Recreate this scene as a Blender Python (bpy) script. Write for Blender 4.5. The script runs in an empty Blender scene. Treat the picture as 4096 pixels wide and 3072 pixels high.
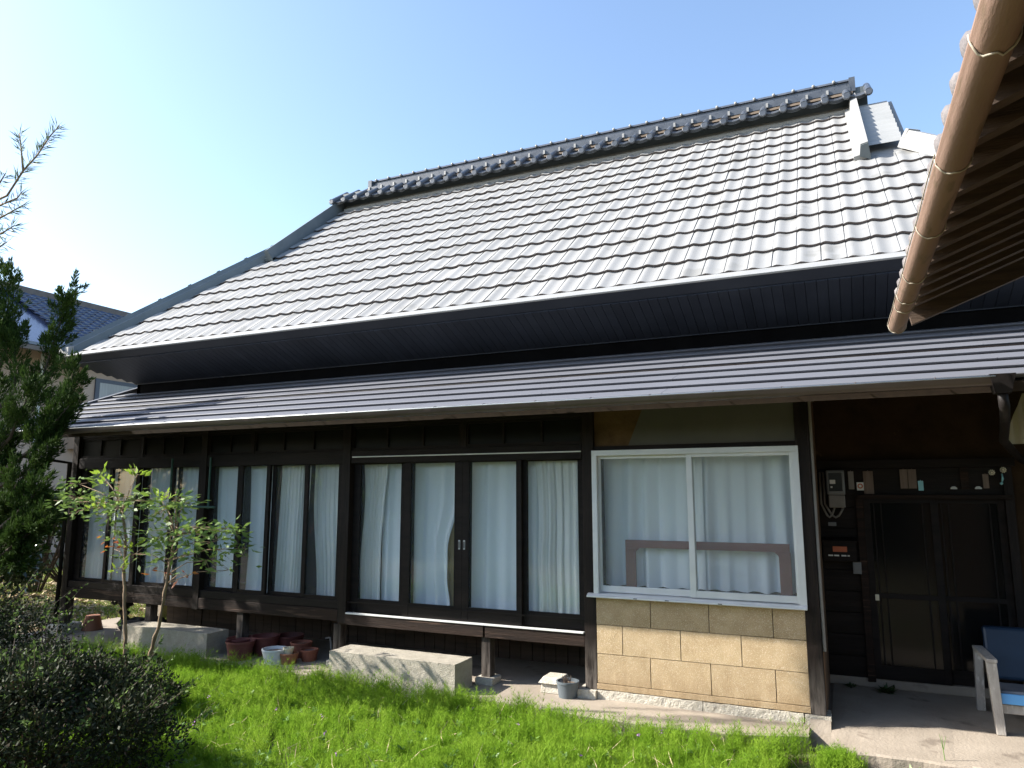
import bpy, bmesh, math, random
import numpy as np
from mathutils import Vector, Matrix
random.seed(7); RNG = np.random.default_rng(7)
R = math.radians
scene = bpy.context.scene
COL = scene.collection

# ------------------------------------------------------------------ camera, sky, sun, exposure
cam_d = bpy.data.cameras.new('camera'); cam = bpy.data.objects.new('camera', cam_d); COL.objects.link(cam)
cam.location = (0, -5.8, 1.63)
cam.rotation_euler = (R(90 + 8.54), R(0.06), R(24.43))
cam_d.sensor_width = 36; cam_d.lens = 36 * 2870 / 4096; cam_d.clip_start = .05; cam_d.clip_end = 2000
scene.camera = cam
SUN_EL, SUN_AZ = 34.5, 249.0          # degrees; azimuth clockwise from +Y
w = bpy.data.worlds.new('World'); scene.world = w; w.use_nodes = True
nt = w.node_tree; nt.nodes.clear()
sky = nt.nodes.new('ShaderNodeTexSky'); sky.sky_type = 'NISHITA'; sky.sun_disc = False
sky.sun_elevation = R(SUN_EL); sky.sun_rotation = R(SUN_AZ); sky.air_density = 1.1; sky.dust_density = 1.4; sky.ozone_density = 2.2
bg = nt.nodes.new('ShaderNodeBackground'); bg.inputs['Strength'].default_value = .14
wo = nt.nodes.new('ShaderNodeOutputWorld')
nt.links.new(sky.outputs[0], bg.inputs[0]); nt.links.new(bg.outputs[0], wo.inputs[0])
sd = bpy.data.lights.new('sun', 'SUN'); sd.energy = 5.0; sd.angle = R(.53); sd.color = (1, .95, .87)
sun = bpy.data.objects.new('sun', sd); COL.objects.link(sun)
az, el = R(SUN_AZ), R(SUN_EL)
to_sun = Vector((math.sin(az) * math.cos(el), math.cos(az) * math.cos(el), math.sin(el)))
sun.rotation_euler = to_sun.to_track_quat('Z', 'Y').to_euler(); sun.location = (-20, -10, 20)
scene.view_settings.view_transform = 'Standard'; scene.view_settings.look = 'None'
scene.view_settings.exposure = 1.27; scene.view_settings.gamma = 1
scene.render.resolution_x = 1024; scene.render.resolution_y = 768
scene.cycles.transparent_max_bounces = 16

# ------------------------------------------------------------------ materials
def srgb(r, g, b):
    f = lambda c: ((c / 255 + .055) / 1.055) ** 2.4 if c > 10 else c / 255 / 12.92
    return (f(r), f(g), f(b))
def mat(name, c1, c2=None, scale=3., stretch=(1, 1, 1), rough=.7, rough2=None, bump=0., bscale=60., bstretch=None, metal=0., spec=.5,
        trans=0., c3=None, s3=12., m3=.5, rand=0., stain=None):
    m = bpy.data.materials.new(name); m.use_nodes = True
    n = m.node_tree; n.nodes.clear(); L = n.links.new
    out = n.nodes.new('ShaderNodeOutputMaterial'); p = n.nodes.new('ShaderNodeBsdfPrincipled')
    geo = n.nodes.new('ShaderNodeNewGeometry')
    def noise(sc, st, det=6):
        mp = n.nodes.new('ShaderNodeMapping'); mp.inputs['Scale'].default_value = st
        L(geo.outputs['Position'], mp.inputs[0])
        t = n.nodes.new('ShaderNodeTexNoise'); t.inputs['Scale'].default_value = sc; t.inputs['Detail'].default_value = det
        t.inputs['Roughness'].default_value = .6
        L(mp.outputs[0], t.inputs['Vector']); return t.outputs['Fac']
    def ramp(fac, a, b, lo=.32, hi=.68):
        r = n.nodes.new('ShaderNodeValToRGB'); r.color_ramp.elements[0].position = lo; r.color_ramp.elements[1].position = hi
        r.color_ramp.elements[0].color = (*a, 1); r.color_ramp.elements[1].color = (*b, 1); L(fac, r.inputs[0]); return r.outputs[0]
    def mix(fac, a, b, bt='MIX'):
        x = n.nodes.new('ShaderNodeMix'); x.data_type = 'RGBA'; x.blend_type = bt
        if isinstance(fac, float): x.inputs[0].default_value = fac
        else: L(fac, x.inputs[0])
        L(a, x.inputs[6])
        if isinstance(b, tuple): x.inputs[7].default_value = (*b, 1)
        else: L(b, x.inputs[7])
        return x.outputs[2]
    c = ramp(noise(scale, stretch), c1, c2 or c1)
    if c3:
        f = ramp(noise(s3, stretch, 3), (0, 0, 0), (1, 1, 1), m3 - .04, m3 + .04); c = mix(f, c, c3)
    if stain:   # weathering towards a given height: (z0, z1, colour)
        sx = n.nodes.new('ShaderNodeSeparateXYZ'); L(geo.outputs['Position'], sx.inputs[0])
        mr = n.nodes.new('ShaderNodeMapRange'); mr.inputs[1].default_value = stain[1]; mr.inputs[2].default_value = stain[0]
        L(sx.outputs[2], mr.inputs[0])
        mu = n.nodes.new('ShaderNodeMath'); mu.operation = 'MULTIPLY'; L(mr.outputs[0], mu.inputs[0])
        rr = ramp(noise(9, (3, 3, .5), 5), (.1, .1, .1), (1, 1, 1), .35, .6); L(rr, mu.inputs[1])
        c = mix(mu.outputs[0], c, stain[2])
    if rand:
        oi = n.nodes.new('ShaderNodeObjectInfo'); mr = n.nodes.new('ShaderNodeMapRange')
        mr.inputs[3].default_value = 1 - rand; mr.inputs[4].default_value = 1 + rand; L(oi.outputs['Random'], mr.inputs[0])
        hs = n.nodes.new('ShaderNodeHueSaturation'); L(c, hs.inputs['Color']); L(mr.outputs[0], hs.inputs['Value']); c = hs.outputs[0]
    L(c, p.inputs['Base Color'])
    p.inputs['Roughness'].default_value = rough; p.inputs['Metallic'].default_value = metal; p.inputs['Specular IOR Level'].default_value = spec
    if rough2 is not None:
        mr = n.nodes.new('ShaderNodeMapRange'); mr.inputs[3].default_value = rough; mr.inputs[4].default_value = rough2
        L(noise(scale * 1.7, stretch), mr.inputs[0]); L(mr.outputs[0], p.inputs['Roughness'])
    if bump:
        b = n.nodes.new('ShaderNodeBump'); b.inputs['Strength'].default_value = bump; b.inputs['Distance'].default_value = .02
        L(noise(bscale, bstretch or stretch, 4), b.inputs['Height']); L(b.outputs[0], p.inputs['Normal'])
    sh = p.outputs[0]
    if trans:
        tr = n.nodes.new('ShaderNodeBsdfTranslucent'); L(c, tr.inputs[0])
        mx = n.nodes.new('ShaderNodeMixShader'); mx.inputs[0].default_value = trans; L(sh, mx.inputs[1]); L(tr.outputs[0], mx.inputs[2]); sh = mx.outputs[0]
    L(sh, out.inputs[0]); return m
def glass(name, tint=(.9, .95, .95), ior=1.5, gain=1.0, rough=.02, haze=0.):
    m = bpy.data.materials.new(name); m.use_nodes = True; n = m.node_tree; n.nodes.clear(); L = n.links.new
    out = n.nodes.new('ShaderNodeOutputMaterial'); tr = n.nodes.new('ShaderNodeBsdfTransparent'); tr.inputs[0].default_value = (*tint, 1)
    gl = n.nodes.new('ShaderNodeBsdfGlossy'); gl.inputs['Roughness'].default_value = rough
    geo = n.nodes.new('ShaderNodeNewGeometry'); dot = n.nodes.new('ShaderNodeVectorMath'); dot.operation = 'DOT_PRODUCT'
    L(geo.outputs['Incoming'], dot.inputs[0]); L(geo.outputs['Normal'], dot.inputs[1])
    def mth(op, a, b=None, clamp=False):
        q = n.nodes.new('ShaderNodeMath'); q.operation = op; q.use_clamp = clamp
        for i, v in ((0, a), (1, b)):
            if v is None: continue
            if isinstance(v, (int, float)): q.inputs[i].default_value = v
            else: L(v, q.inputs[i])
        return q
    ab = mth('ABSOLUTE', dot.outputs['Value']); om = mth('SUBTRACT', 1.0, ab.outputs[0], True); pw = mth('POWER', om.outputs[0], 5.0)
    sc = mth('MULTIPLY', pw.outputs[0], .96 * gain); mu = mth('ADD', sc.outputs[0], .04 * gain, True)     # Schlick reflectance
    mx = n.nodes.new('ShaderNodeMixShader'); L(mu.outputs[0], mx.inputs[0]); L(tr.outputs[0], mx.inputs[1]); L(gl.outputs[0], mx.inputs[2])
    sh = mx.outputs[0]
    if haze:      # dust / frosting on the pane
        df = n.nodes.new('ShaderNodeBsdfDiffuse'); df.inputs[0].default_value = (.82, .86, .9, 1); tl = n.nodes.new('ShaderNodeBsdfTranslucent'); tl.inputs[0].default_value = (.8, .84, .88, 1)
        m1 = n.nodes.new('ShaderNodeMixShader'); m1.inputs[0].default_value = .35; L(df.outputs[0], m1.inputs[1]); L(tl.outputs[0], m1.inputs[2])
        m2 = n.nodes.new('ShaderNodeMixShader'); m2.inputs[0].default_value = haze; L(sh, m2.inputs[1]); L(m1.outputs[0], m2.inputs[2]); sh = m2.outputs[0]
    L(sh, out.inputs[0]); return m
M = {}
M['tile'] = mat('roof_tile_grey', (.255, .256, .252), (.292, .291, .285), 1.1, rough=.6, rough2=.7, bump=.04, bscale=30, rand=.045, spec=.2, c3=(.225, .224, .215), s3=2.6, m3=.63)
M['tile_edge'] = mat('tile_edge_brown_shade', (.115, .100, .099), (.16, .138, .136), 9, rough=.7, spec=.15)  # brown edge colour, darkened further to paint the shade on tile fronts
M['black'] = mat('shade_black_board', (.0025, .0025, .003), (.005, .005, .0055), 3, rough=.9, spec=.05)  # near-black wall colour stands in for the deep shade under the soffit
M['mortar'] = mat('ridge_mortar', (.10, .078, .058), (.16, .125, .095), 8, rough=.95, spec=.1)
M['darkpipe'] = mat('dark_downpipe', (.012, .010, .010), (.022, .018, .017), 5, rough=.55, spec=.2)
M['flash'] = mat('flashing_grey', (.27, .272, .266), (.32, .32, .313), 4, (1, 3, 3), rough=.55)
M['hipcap'] = mat('hip_cap_blue_grey', (.095, .12, .135), (.13, .155, .17), 3, rough=.45)
M['ridge'] = mat('ridge_tile_slate', (.05, .058, .072), (.095, .105, .122), 6, rough=.33, bump=.1, bscale=40, spec=.6, rand=.1)
M['fascia'] = mat('ridge_fascia', (.068, .085, .093), (.088, .105, .112), 3, rough=.55)
M['soffit'] = mat('soffit_navy', (.020, .024, .034), (.028, .033, .045), 3, (1, 1, 1), rough=.55, spec=.25, rand=.12)
M['lroof'] = mat('lower_roof_metal', (.128, .133, .152), (.145, .150, .170), .8, rough=.5, rough2=.6, spec=.15, rand=.04)
M['gutter'] = mat('gutter_brown', (.055, .04, .036), (.085, .065, .06), 3, rough=.32, spec=.6)
M['wood'] = mat('aged_dark_wood', (.006, .0045, .004), (.020, .0135, .011), 7, (3, 3, .35), rough=.6, spec=.18, bump=.25, bscale=26, bstretch=(6, 6, .3), stain=(-.05, .46, (.21, .18, .155)))
M['woodh'] = mat('aged_dark_wood_across', (.006, .0045, .004), (.017, .012, .010), 7, (.3, 3, 3), rough=.6, spec=.18, bump=.25, bscale=26, bstretch=(.3, 6, 6))
M['beam'] = mat('weathered_beam', (.010, .0065, .005), (.034, .020, .014), 5, (.25, 4, 5), rough=.75, spec=.2, bump=.4, bscale=30, bstretch=(.3, 7, 7), c3=(.085, .052, .036), s3=7, m3=.64)
M['woodbrown'] = mat('brown_wood', (.09, .05, .026), (.17, .10, .055), 6, (3, 3, .3), rough=.7, bump=.3, bscale=26, bstretch=(6, 6, .3))
M['alum'] = mat('aluminium', (.58, .60, .60), (.66, .67, .67), 5, rough=.42, rough2=.55, metal=.25)
M['white_rail'] = mat('white_rail', (.62, .62, .60), (.75, .75, .73), 8, (1, 4, 4), rough=.4)
M['glass'] = glass('window_glass', (.97, .985, .985), haze=.035); M['frosted'] = glass('frosted_glass', (.97, .985, .985), haze=.075, rough=.2); M['dglass'] = glass('door_glass', (.26, .26, .25), 1.5, .5, .12, .012)
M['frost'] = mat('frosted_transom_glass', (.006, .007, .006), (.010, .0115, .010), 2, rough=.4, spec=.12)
M['curtain'] = mat('pale_curtain', (.78, .84, .89), (.85, .895, .93), 2.5, (1, 1, .3), rough=.9, trans=.12)
M['sheer'] = mat('sheer_curtain', (.76, .77, .76), (.86, .865, .85), 5, (3, 1, .2), rough=.9, trans=.15, bump=.2, bscale=90)
M['lining'] = mat('curtain_lining', (.42, .30, .12), (.5, .38, .18), 4, rough=.9)
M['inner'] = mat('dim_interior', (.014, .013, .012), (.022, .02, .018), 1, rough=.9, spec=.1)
M['clad'] = mat('stone_panel', (.42, .30, .165), (.53, .395, .235), 9, rough=.85, bump=.75, bscale=170, c3=(.64, .53, .38), s3=150, m3=.60, rand=.05, stain=(.06, .26, (.36, .25, .135)))
M['joint'] = mat('dark_joint', (.10, .08, .075), (.14, .11, .10), 5, rough=.9)
M['granite'] = mat('granite', (.44, .40, .325), (.60, .56, .475), 22, rough=.9, bump=.7, bscale=80, c3=(.32, .28, .22), s3=90, m3=.66, spec=.2)
M['step'] = mat('hammered_granite', (.36, .325, .262), (.46, .42, .345), 12, rough=.92, bump=.7, bscale=120, c3=(.24, .21, .17), s3=140, m3=.64, spec=.2)
M['conc'] = mat('concrete', (.27, .228, .182), (.36, .308, .25), 2.2, rough=.9, bump=.3, bscale=45, c3=(.21, .175, .14), s3=3.2, m3=.64, spec=.2)
M['plaster'] = mat('earthen_plaster', (.026, .016, .0095), (.050, .031, .017), 3, rough=.95, bump=.3, bscale=30, c3=(.11, .074, .038), s3=4, m3=.70, spec=.1)
M['tanplaster'] = mat('tan_plaster', (.075, .045, .022), (.15, .098, .05), 5, rough=.95, spec=.1, bump=.3, bscale=30)
M['board'] = mat('grey_board', (.078, .077, .066), (.10, .098, .084), 2, rough=.8)
M['ground'] = mat('yard_soil', (.10, .072, .045), (.18, .135, .085), 5, rough=1, bump=.5, bscale=30, c3=(.07, .11, .025), s3=1.6, m3=.55)
M['grass'] = mat('spring_grass', (.155, .30, .018), (.31, .46, .052), 4.5, rough=.75, trans=.45, spec=.15)
M['grass2'] = mat('yard_grass', (.14, .23, .035), (.28, .31, .08), 2.5, rough=.8, trans=.3, spec=.2)
M['straw'] = mat('dry_straw', (.40, .30, .17), (.55, .45, .28), 8, rough=.9)
M['juniper'] = mat('juniper_foliage', (.016, .036, .009), (.055, .095, .018), 6, rough=.75, trans=.2, spec=.1)
M['podo'] = mat('needle_leaf', (.05, .085, .035), (.10, .14, .05), 6, rough=.55, trans=.25)
M['azalea'] = mat('azalea_leaf', (.016, .024, .011), (.038, .048, .020), 9, rough=.6, trans=.12, spec=.15, c3=(.075, .040, .028), s3=30, m3=.62)
M['azalea_y'] = mat('young_leaf', (.06, .11, .025), (.12, .18, .042), 9, rough=.6, trans=.3, spec=.15)
M['camellia'] = mat('camellia_leaf', (.026, .055, .017), (.06, .10, .03), 8, rough=.3, trans=.15, spec=.7)
M['nandina'] = mat('nandina_leaf', (.085, .15, .035), (.20, .29, .07), 7, rough=.5, trans=.32, spec=.2)
M['nandina_y'] = mat('young_nandina_leaf', (.20, .33, .035), (.34, .45, .06), 7, rough=.4, trans=.35)
M['nandina_r'] = mat('red_leaf', (.45, .06, .02), (.55, .22, .03), 14, rough=.45, trans=.3)
M['stem'] = mat('nandina_stem', (.16, .10, .055), (.30, .21, .12), 20, (1, 1, .4), rough=.8, bump=.5)
M['bark'] = mat('bark', (.05, .035, .025), (.11, .08, .06), 15, (1, 1, .3), rough=.9, bump=.6, bscale=30)
M['terra'] = mat('terracotta', (.17, .055, .032), (.26, .09, .055), 7, rough=.75, bump=.1)
M['terra2'] = mat('brown_pot', (.26, .105, .055), (.33, .14, .075), 7, rough=.75, bump=.1)
M['redpot'] = mat('dark_red_pot', (.115, .032, .028), (.17, .05, .042), 7, rough=.6, bump=.1)
M['whitepot'] = mat('white_pot', (.62, .65, .68), (.74, .76, .78), 6, rough=.5)
M['creampot'] = mat('cream_pot', (.62, .56, .40), (.70, .65, .50), 6, rough=.5)
M['greypot'] = mat('slate_pot', (.085, .105, .12), (.12, .14, .155), 6, rough=.55)
M['soil'] = mat('pot_soil', (.12, .085, .06), (.30, .23, .17), 40, rough=1, bump=.6, bscale=90)
M['rock'] = mat('dark_rock', (.045, .042, .042), (.10, .095, .09), 8, rough=.9, bump=.8, bscale=25)
M['greywood'] = mat('grey_painted_wood', (.30, .275, .245), (.43, .40, .36), 10, (2, 2, .5), rough=.8, bump=.3, c3=(.52, .49, .45), s3=22, m3=.63)
M['blue'] = mat('blue_vinyl', (.007, .020, .045), (.011, .029, .062), 3, rough=.45, spec=.5)
M['blue_edge'] = mat('blue_vinyl_edge', (.09, .30, .62), (.11, .36, .70), 3, rough=.45)
M['seatgrey'] = mat('worn_seat', (.11, .125, .15), (.20, .21, .23), 5, rough=.6)
M['meter'] = mat('meter_grey', (.13, .14, .145), (.18, .185, .185), 4, rough=.45)
M['meterglass'] = mat('meter_window', (.03, .032, .035), (.05, .05, .05), 3, rough=.12, spec=.7)
M['pale'] = mat('pale_plate', (.60, .60, .56), (.72, .72, .68), 20, rough=.5)
M['conduit'] = mat('conduit', (.16, .15, .13), (.22, .2, .18), 6, rough=.6)
M['plaque'] = mat('wood_plaque', (.12, .085, .065), (.19, .14, .11), 9, (4, 4, .4), rough=.75)
M['cyan'] = mat('cyan_tag', (.25, .55, .60), (.30, .60, .66), 9, rough=.5)
M['orange'] = mat('orange_label', (.42, .11, .045), (.5, .14, .06), 6, rough=.6)
M['barn_gutter'] = mat('tan_gutter', (.195, .128, .097), (.26, .174, .133), 2.5, (3, .6, 3), rough=.65, rough2=.8, bump=.12, spec=.2, c3=(.165, .115, .078), s3=6, m3=.60)
M['barn_wood'] = mat('barn_timber', (.036, .022, .014), (.085, .052, .031), 8, (.4, 4, 4), rough=.8, bump=.3, bscale=30, bstretch=(.4, 6, 6))
M['barn_board'] = mat('barn_roof_board', (.028, .018, .012), (.05, .032, .021), 6, (3, .4, 3), rough=.85)
M['wire'] = mat('old_wire', (.35, .31, .24), (.48, .44, .36), 20, rough=.6)
M['kawara'] = mat('old_kawara', (.11, .10, .105), (.20, .18, .175), 9, rough=.8, bump=.4, bscale=40)
M['nwall'] = mat('tan_stucco', (.40, .30, .235), (.47, .36, .285), .9, rough=.95, bump=.2, bscale=60)
M['nroof'] = mat('blue_glazed_tile', (.022, .035, .078), (.045, .064, .125), 3, rough=.2, spec=.9, rand=.25)
M['nridge'] = mat('brown_ridge', (.10, .082, .075), (.15, .125, .11), 5, rough=.6)
M['nframe'] = mat('navy_window_frame', (.035, .045, .075), (.05, .06, .09), 3, rough=.4)
M['ncurt'] = mat('grey_window_curtain', (.30, .30, .29), (.40, .40, .39), 4, (6, 6, .3), rough=.6)
M['pipe'] = mat('pale_downpipe', (.50, .53, .52), (.6, .62, .61), 4, rough=.5)
M['corr'] = mat('pale_corrugated', (.42, .38, .25), (.55, .50, .36), 4, rough=.6, trans=.2)
M['corrg'] = mat('grey_corrugated', (.27, .275, .27), (.31, .312, .305), 2, rough=.5)
M['plankbg'] = mat('stacked_boards', (.05, .035, .025), (.10, .07, .05), 5, (.4, 4, 4), rough=.85)
M['flower'] = mat('violet_flower', (.35, .12, .42), (.48, .22, .55), 20, rough=.7)
M['broad'] = mat('broad_weed_leaf', (.12, .24, .05), (.22, .36, .10), 12, rough=.5, trans=.3)
M['redpost'] = mat('red_marker', (.45, .04, .03), (.55, .06, .05), 5, rough=.5)
M['rope'] = mat('green_pole', (.02, .075, .055), (.03, .10, .075), 9, rough=.4)

# ------------------------------------------------------------------ mesh helpers
class MB:
    def __init__(s): s.v = []; s.f = []
    def add(s, vs, fs):
        o = len(s.v); s.v += [tuple(p) for p in vs]; s.f += [tuple(i + o for i in f) for f in fs]; return s
    def box(s, x0, x1, y0, y1, z0, z1):
        v = [(x, y, z) for x in (x0, x1) for y in (y0, y1) for z in (z0, z1)]
        return s.add(v, [(0, 1, 3, 2), (4, 6, 7, 5), (0, 4, 5, 1), (2, 3, 7, 6), (0, 2, 6, 4), (1, 5, 7, 3)])
    def xprism(s, prof, x0, x1):          # closed yz profile swept along x
        n = len(prof); v = [(x0, y, z) for y, z in prof] + [(x1, y, z) for y, z in prof]
        return s.add(v, [(i, (i + 1) % n, n + (i + 1) % n, n + i) for i in range(n)] + [tuple(range(n))[::-1], tuple(range(n, 2 * n))])
    def yprism(s, prof, y0, y1):          # closed xz profile swept along y
        n = len(prof); v = [(x, y0, z) for x, z in prof] + [(x, y1, z) for x, z in prof]
        return s.add(v, [(i, n + i, n + (i + 1) % n, (i + 1) % n) for i in range(n)] + [tuple(range(n)), tuple(range(n, 2 * n))[::-1]])
    def poly(s, pts): return s.add(pts, [tuple(range(len(pts)))])
    def slab(s, pts, t):                  # thickened polygon (downwards in its normal)
        P = [Vector(p) for p in pts]; nn = (P[1] - P[0]).cross(P[-1] - P[0]).normalized() * t; n = len(P)
        return s.add(P + [p - nn for p in P], [tuple(range(n)), tuple(range(n, 2 * n))[::-1]] + [(i, n + i, n + (i + 1) % n, (i + 1) % n) for i in range(n)])
    def tube(s, pts, r, n=8, cap=True):
        P = [Vector(p) for p in pts]; rs = r if isinstance(r, (list, tuple)) else [r] * len(P); o = len(s.v)
        up = Vector((0, 0, 1))
        for i, p in enumerate(P):
            d = (P[min(i + 1, len(P) - 1)] - P[max(i - 1, 0)]).normalized()
            a = d.cross(up); a = a if a.length > .05 else d.cross(Vector((1, 0, 0))); a.normalize(); b = d.cross(a)
            for k in range(n):
                t = 2 * math.pi * k / n; s.v.append(tuple(p + (a * math.cos(t) + b * math.sin(t)) * rs[i]))
        for i in range(len(P) - 1):
            for k in range(n):
                q = o + i * n + k; q2 = o + i * n + (k + 1) % n; s.f.append((q, q + n, q2 + n, q2))
        if cap: s.f.append(tuple(o + k for k in range(n))); s.f.append(tuple(o + (len(P) - 1) * n + k for k in range(n))[::-1])
        return s
    def lathe(s, prof, c, n=28):
        o = len(s.v)
        for r, z in prof:
            for k in range(n):
                t = 2 * math.pi * k / n; s.v.append((c[0] + r * math.cos(t), c[1] + r * math.sin(t), c[2] + z))
        for i in range(len(prof) - 1):
            for k in range(n):
                q = o + i * n + k; q2 = o + i * n + (k + 1) % n; s.f.append((q, q2, q2 + n, q + n))
        return s
    def disc(s, c, r, n=20, ax='z'):
        v = []
        for k in range(n):
            t = 2 * math.pi * k / n; a, b = r * math.cos(t), r * math.sin(t)
            v.append((c[0] + a, c[1] + b, c[2]) if ax == 'z' else (c[0] + a, c[1], c[2] + b))
        return s.add(v, [tuple(range(n))])
ROOT = {}
def finish(me, m, smooth):
    me.materials.append(M[m] if isinstance(m, str) else m)
    if smooth:
        for p in me.polygons: p.use_smooth = True
def root_loc(o):
    l = Vector((0, 0, 0))
    while o: l = l + Vector(o.location); o = o.parent
    return l
def obj(name, mb, m, parent=None, smooth=False, bevel=0., kind=None, label=None):
    me = bpy.data.meshes.new(name); off = root_loc(parent)
    me.from_pydata([(x - off.x, y - off.y, z - off.z) for x, y, z in mb.v], [], mb.f); me.update()
    bm = bmesh.new(); bm.from_mesh(me); bmesh.ops.recalc_face_normals(bm, faces=bm.faces); bm.to_mesh(me); bm.free()
    finish(me, m, smooth)
    o = bpy.data.objects.new(name, me); COL.objects.link(o); o.parent = parent
    if bevel:
        b = o.modifiers.new('bevel', 'BEVEL'); b.width = bevel; b.segments = 2; b.limit_method = 'ANGLE'
    if kind: o['kind'] = kind
    if label: o['label'] = label
    return o
def npobj(name, V, F, m, parent=None, smooth=False, kind=None):
    off = np.array(root_loc(parent)); V = np.asarray(V, float) - off; F = np.asarray(F, np.int32)
    me = bpy.data.meshes.new(name); me.vertices.add(len(V)); me.vertices.foreach_set('co', V.astype(np.float32).ravel())
    k = F.shape[1]; me.loops.add(F.size); me.loops.foreach_set('vertex_index', F.ravel())
    me.polygons.add(len(F)); me.polygons.foreach_set('loop_start', np.arange(0, F.size, k, dtype=np.int32))
    me.update(calc_edges=True); finish(me, m, False)
    if smooth: me.polygons.foreach_set('use_smooth', np.ones(len(F), bool))
    o = bpy.data.objects.new(name, me); COL.objects.link(o); o.parent = parent
    if kind: o['kind'] = kind
    return o
def tag(o, label, cat, group=None):
    o['label'] = label; o['category'] = cat
    if group: o['group'] = group
    return o
def thing(name, loc, label, cat, group=None):
    o = bpy.data.objects.new(name, None); COL.objects.link(o); o.location = loc; o.empty_display_size = .2
    return tag(o, label, cat, group)
def struct(o): o['kind'] = 'structure'; return o
def inst(name, me, parent, loc, rot=(0, 0, 0), scale=(1, 1, 1)):     # loc in world coordinates
    o = bpy.data.objects.new(name, me); COL.objects.link(o); o.parent = parent
    o.location = Vector(loc) - root_loc(parent); o.rotation_euler = rot; o.scale = scale; return o
def mesh_only(name, mb, m, smooth=False):
    me = bpy.data.meshes.new(name); me.from_pydata(mb.v, [], mb.f); me.update()
    bm = bmesh.new(); bm.from_mesh(me); bmesh.ops.recalc_face_normals(bm, faces=bm.faces); bm.to_mesh(me); bm.free()
    finish(me, m, smooth); return me
def unit(a): return a / np.maximum(np.linalg.norm(a, axis=1, keepdims=True), 1e-9)
def leaf_quads(P, Dr, ln, wd, fold=.0):
    """pointed leaves as quads: base, side, tip, side"""
    N = len(P); Dr = unit(Dr); r = RNG.normal(size=(N, 3)); S = unit(np.cross(Dr, r)); Nn = np.cross(Dr, S)
    ln = np.broadcast_to(ln, N)[:, None]; wd = np.broadcast_to(wd, N)[:, None]
    mid = P + Dr * ln * .45 + Nn * ln * fold
    V = np.stack([P, mid + S * wd * .5, P + Dr * ln, mid - S * wd * .5], 1).reshape(-1, 3)
    return V, np.arange(4 * N).reshape(-1, 4)
def flat_leaf_quads(P, Dr, ln, wd, up=.9):
    """leaves whose faces mostly look up"""
    N = len(P); Dr = unit(Dr); u = np.tile([0, 0, 1.], (N, 1)) + RNG.normal(size=(N, 3)) * (1 - up) * 1.5
    S = unit(np.cross(Dr, u)); Nn = np.cross(S, Dr)
    ln = np.broadcast_to(ln, N)[:, None]; wd = np.broadcast_to(wd, N)[:, None]
    mid = P + Dr * ln * .42 + Nn * ln * .06
    V = np.stack([P, mid + S * wd * .5, P + Dr * ln, mid - S * wd * .5], 1).reshape(-1, 3)
    return V, np.arange(4 * N).reshape(-1, 4)
def cat_mesh(parts):
    V = []; F = []; o = 0
    for v, f in parts: V.append(v); F.append(f + o); o += len(v)
    return np.concatenate(V), np.concatenate(F)
def nz(x, y, s=1., seed=0.):      # cheap smooth pseudo noise 0..1
    a = np.sin(x * 1.7 * s + seed) + np.sin(y * 2.3 * s + 1.3 + seed) + np.sin((x + y) * 3.1 * s + 2.1 + seed * 2) + np.sin((x * 1.3 - y * 2.1) * 2.3 * s + .7)
    return .5 + a / 8

# ------------------------------------------------------------------ setting: ground and concrete
g = MB(); n = 40
gx = np.concatenate([np.linspace(-150, -14, 8), np.linspace(-13, 4, 70), np.linspace(6, 150, 8)])
gy = np.concatenate([np.linspace(-150, -9, 8), np.linspace(-8, 8, 66), np.linspace(9, 200, 8)])
GXX, GYY = np.meshgrid(gx, gy, indexing='ij')
near = np.exp(-((GXX + 4) / 9) ** 4 - (GYY / 8) ** 4)
GZ = -.125 + near * (.035 * (nz(GXX, GYY, 1.2) - .5) + .02 * (nz(GXX, GYY, 4.) - .5))
nx, ny = len(gx), len(gy); idx = np.arange(nx * ny).reshape(nx, ny)
F = np.stack([idx[:-1, :-1], idx[1:, :-1], idx[1:, 1:], idx[:-1, 1:]], -1).reshape(-1, 4)
struct(npobj('ground', np.stack([GXX, GYY, GZ], -1).reshape(-1, 3), F, 'ground', smooth=True))

def slabby(x0, x1, y0, y1, zt, zb, seed, nxx=40):
    m = MB(); xs = np.linspace(x0, x1, nxx)
    rows = []
    for i, x in enumerate(xs):
        yf = y0 + (np.interp(x, [-9, -2.9, -1.8, -.8, -.3], [.15, .13, 0, .03, .24]) if x < -.3 else 0) + .035 * (nz(np.array(x * 3.1), np.array(seed), 1.) - .5) + .012 * random.uniform(-1, 1)
        rows.append([(x, yf, zb), (x, yf, zt - .012), (x, yf + .015, zt), (x, (y0 + y1) / 2, zt + .004 * random.uniform(-1, 1)), (x, y1, zt)])
    k = 5; v = [p for r in rows for p in r]
    f = [(i * k + j, i * k + j + 1, (i + 1) * k + j + 1, (i + 1) * k + j) for i in range(nxx - 1) for j in range(k - 1)]
    return m.add(v, f)
struct(obj('concrete_apron', slabby(-8.78, -.305, -.50, .98, 0, -.16, .3), 'conc', smooth=False))
struct(obj('entrance_pavement', slabby(-.165, 3.2, -.50, 1.3, 0, -.16, 5.1), 'conc', smooth=False))
pf = MB(); pf.box(-.36, -.165, .0, 1.3, -.16, -.012); struct(obj('pavement_joint', pf, 'conc'))

# ------------------------------------------------------------------ the farmhouse
house = thing('farmhouse', (-4.2, 0, 0), 'old farmhouse with pale grey tiled roof above a dark boarded verandah', 'house')
SL = .8536; AL = math.atan(SL)
def roofz(y): return 3.39 + SL * (y - .115)
def xl(y): return -9.0 + (y - .115) * .73 if y < 2.15 else -7.42
def xrr(y): return 2.35 - (y - .115) * .73 if y < 2.15 else .42
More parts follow.
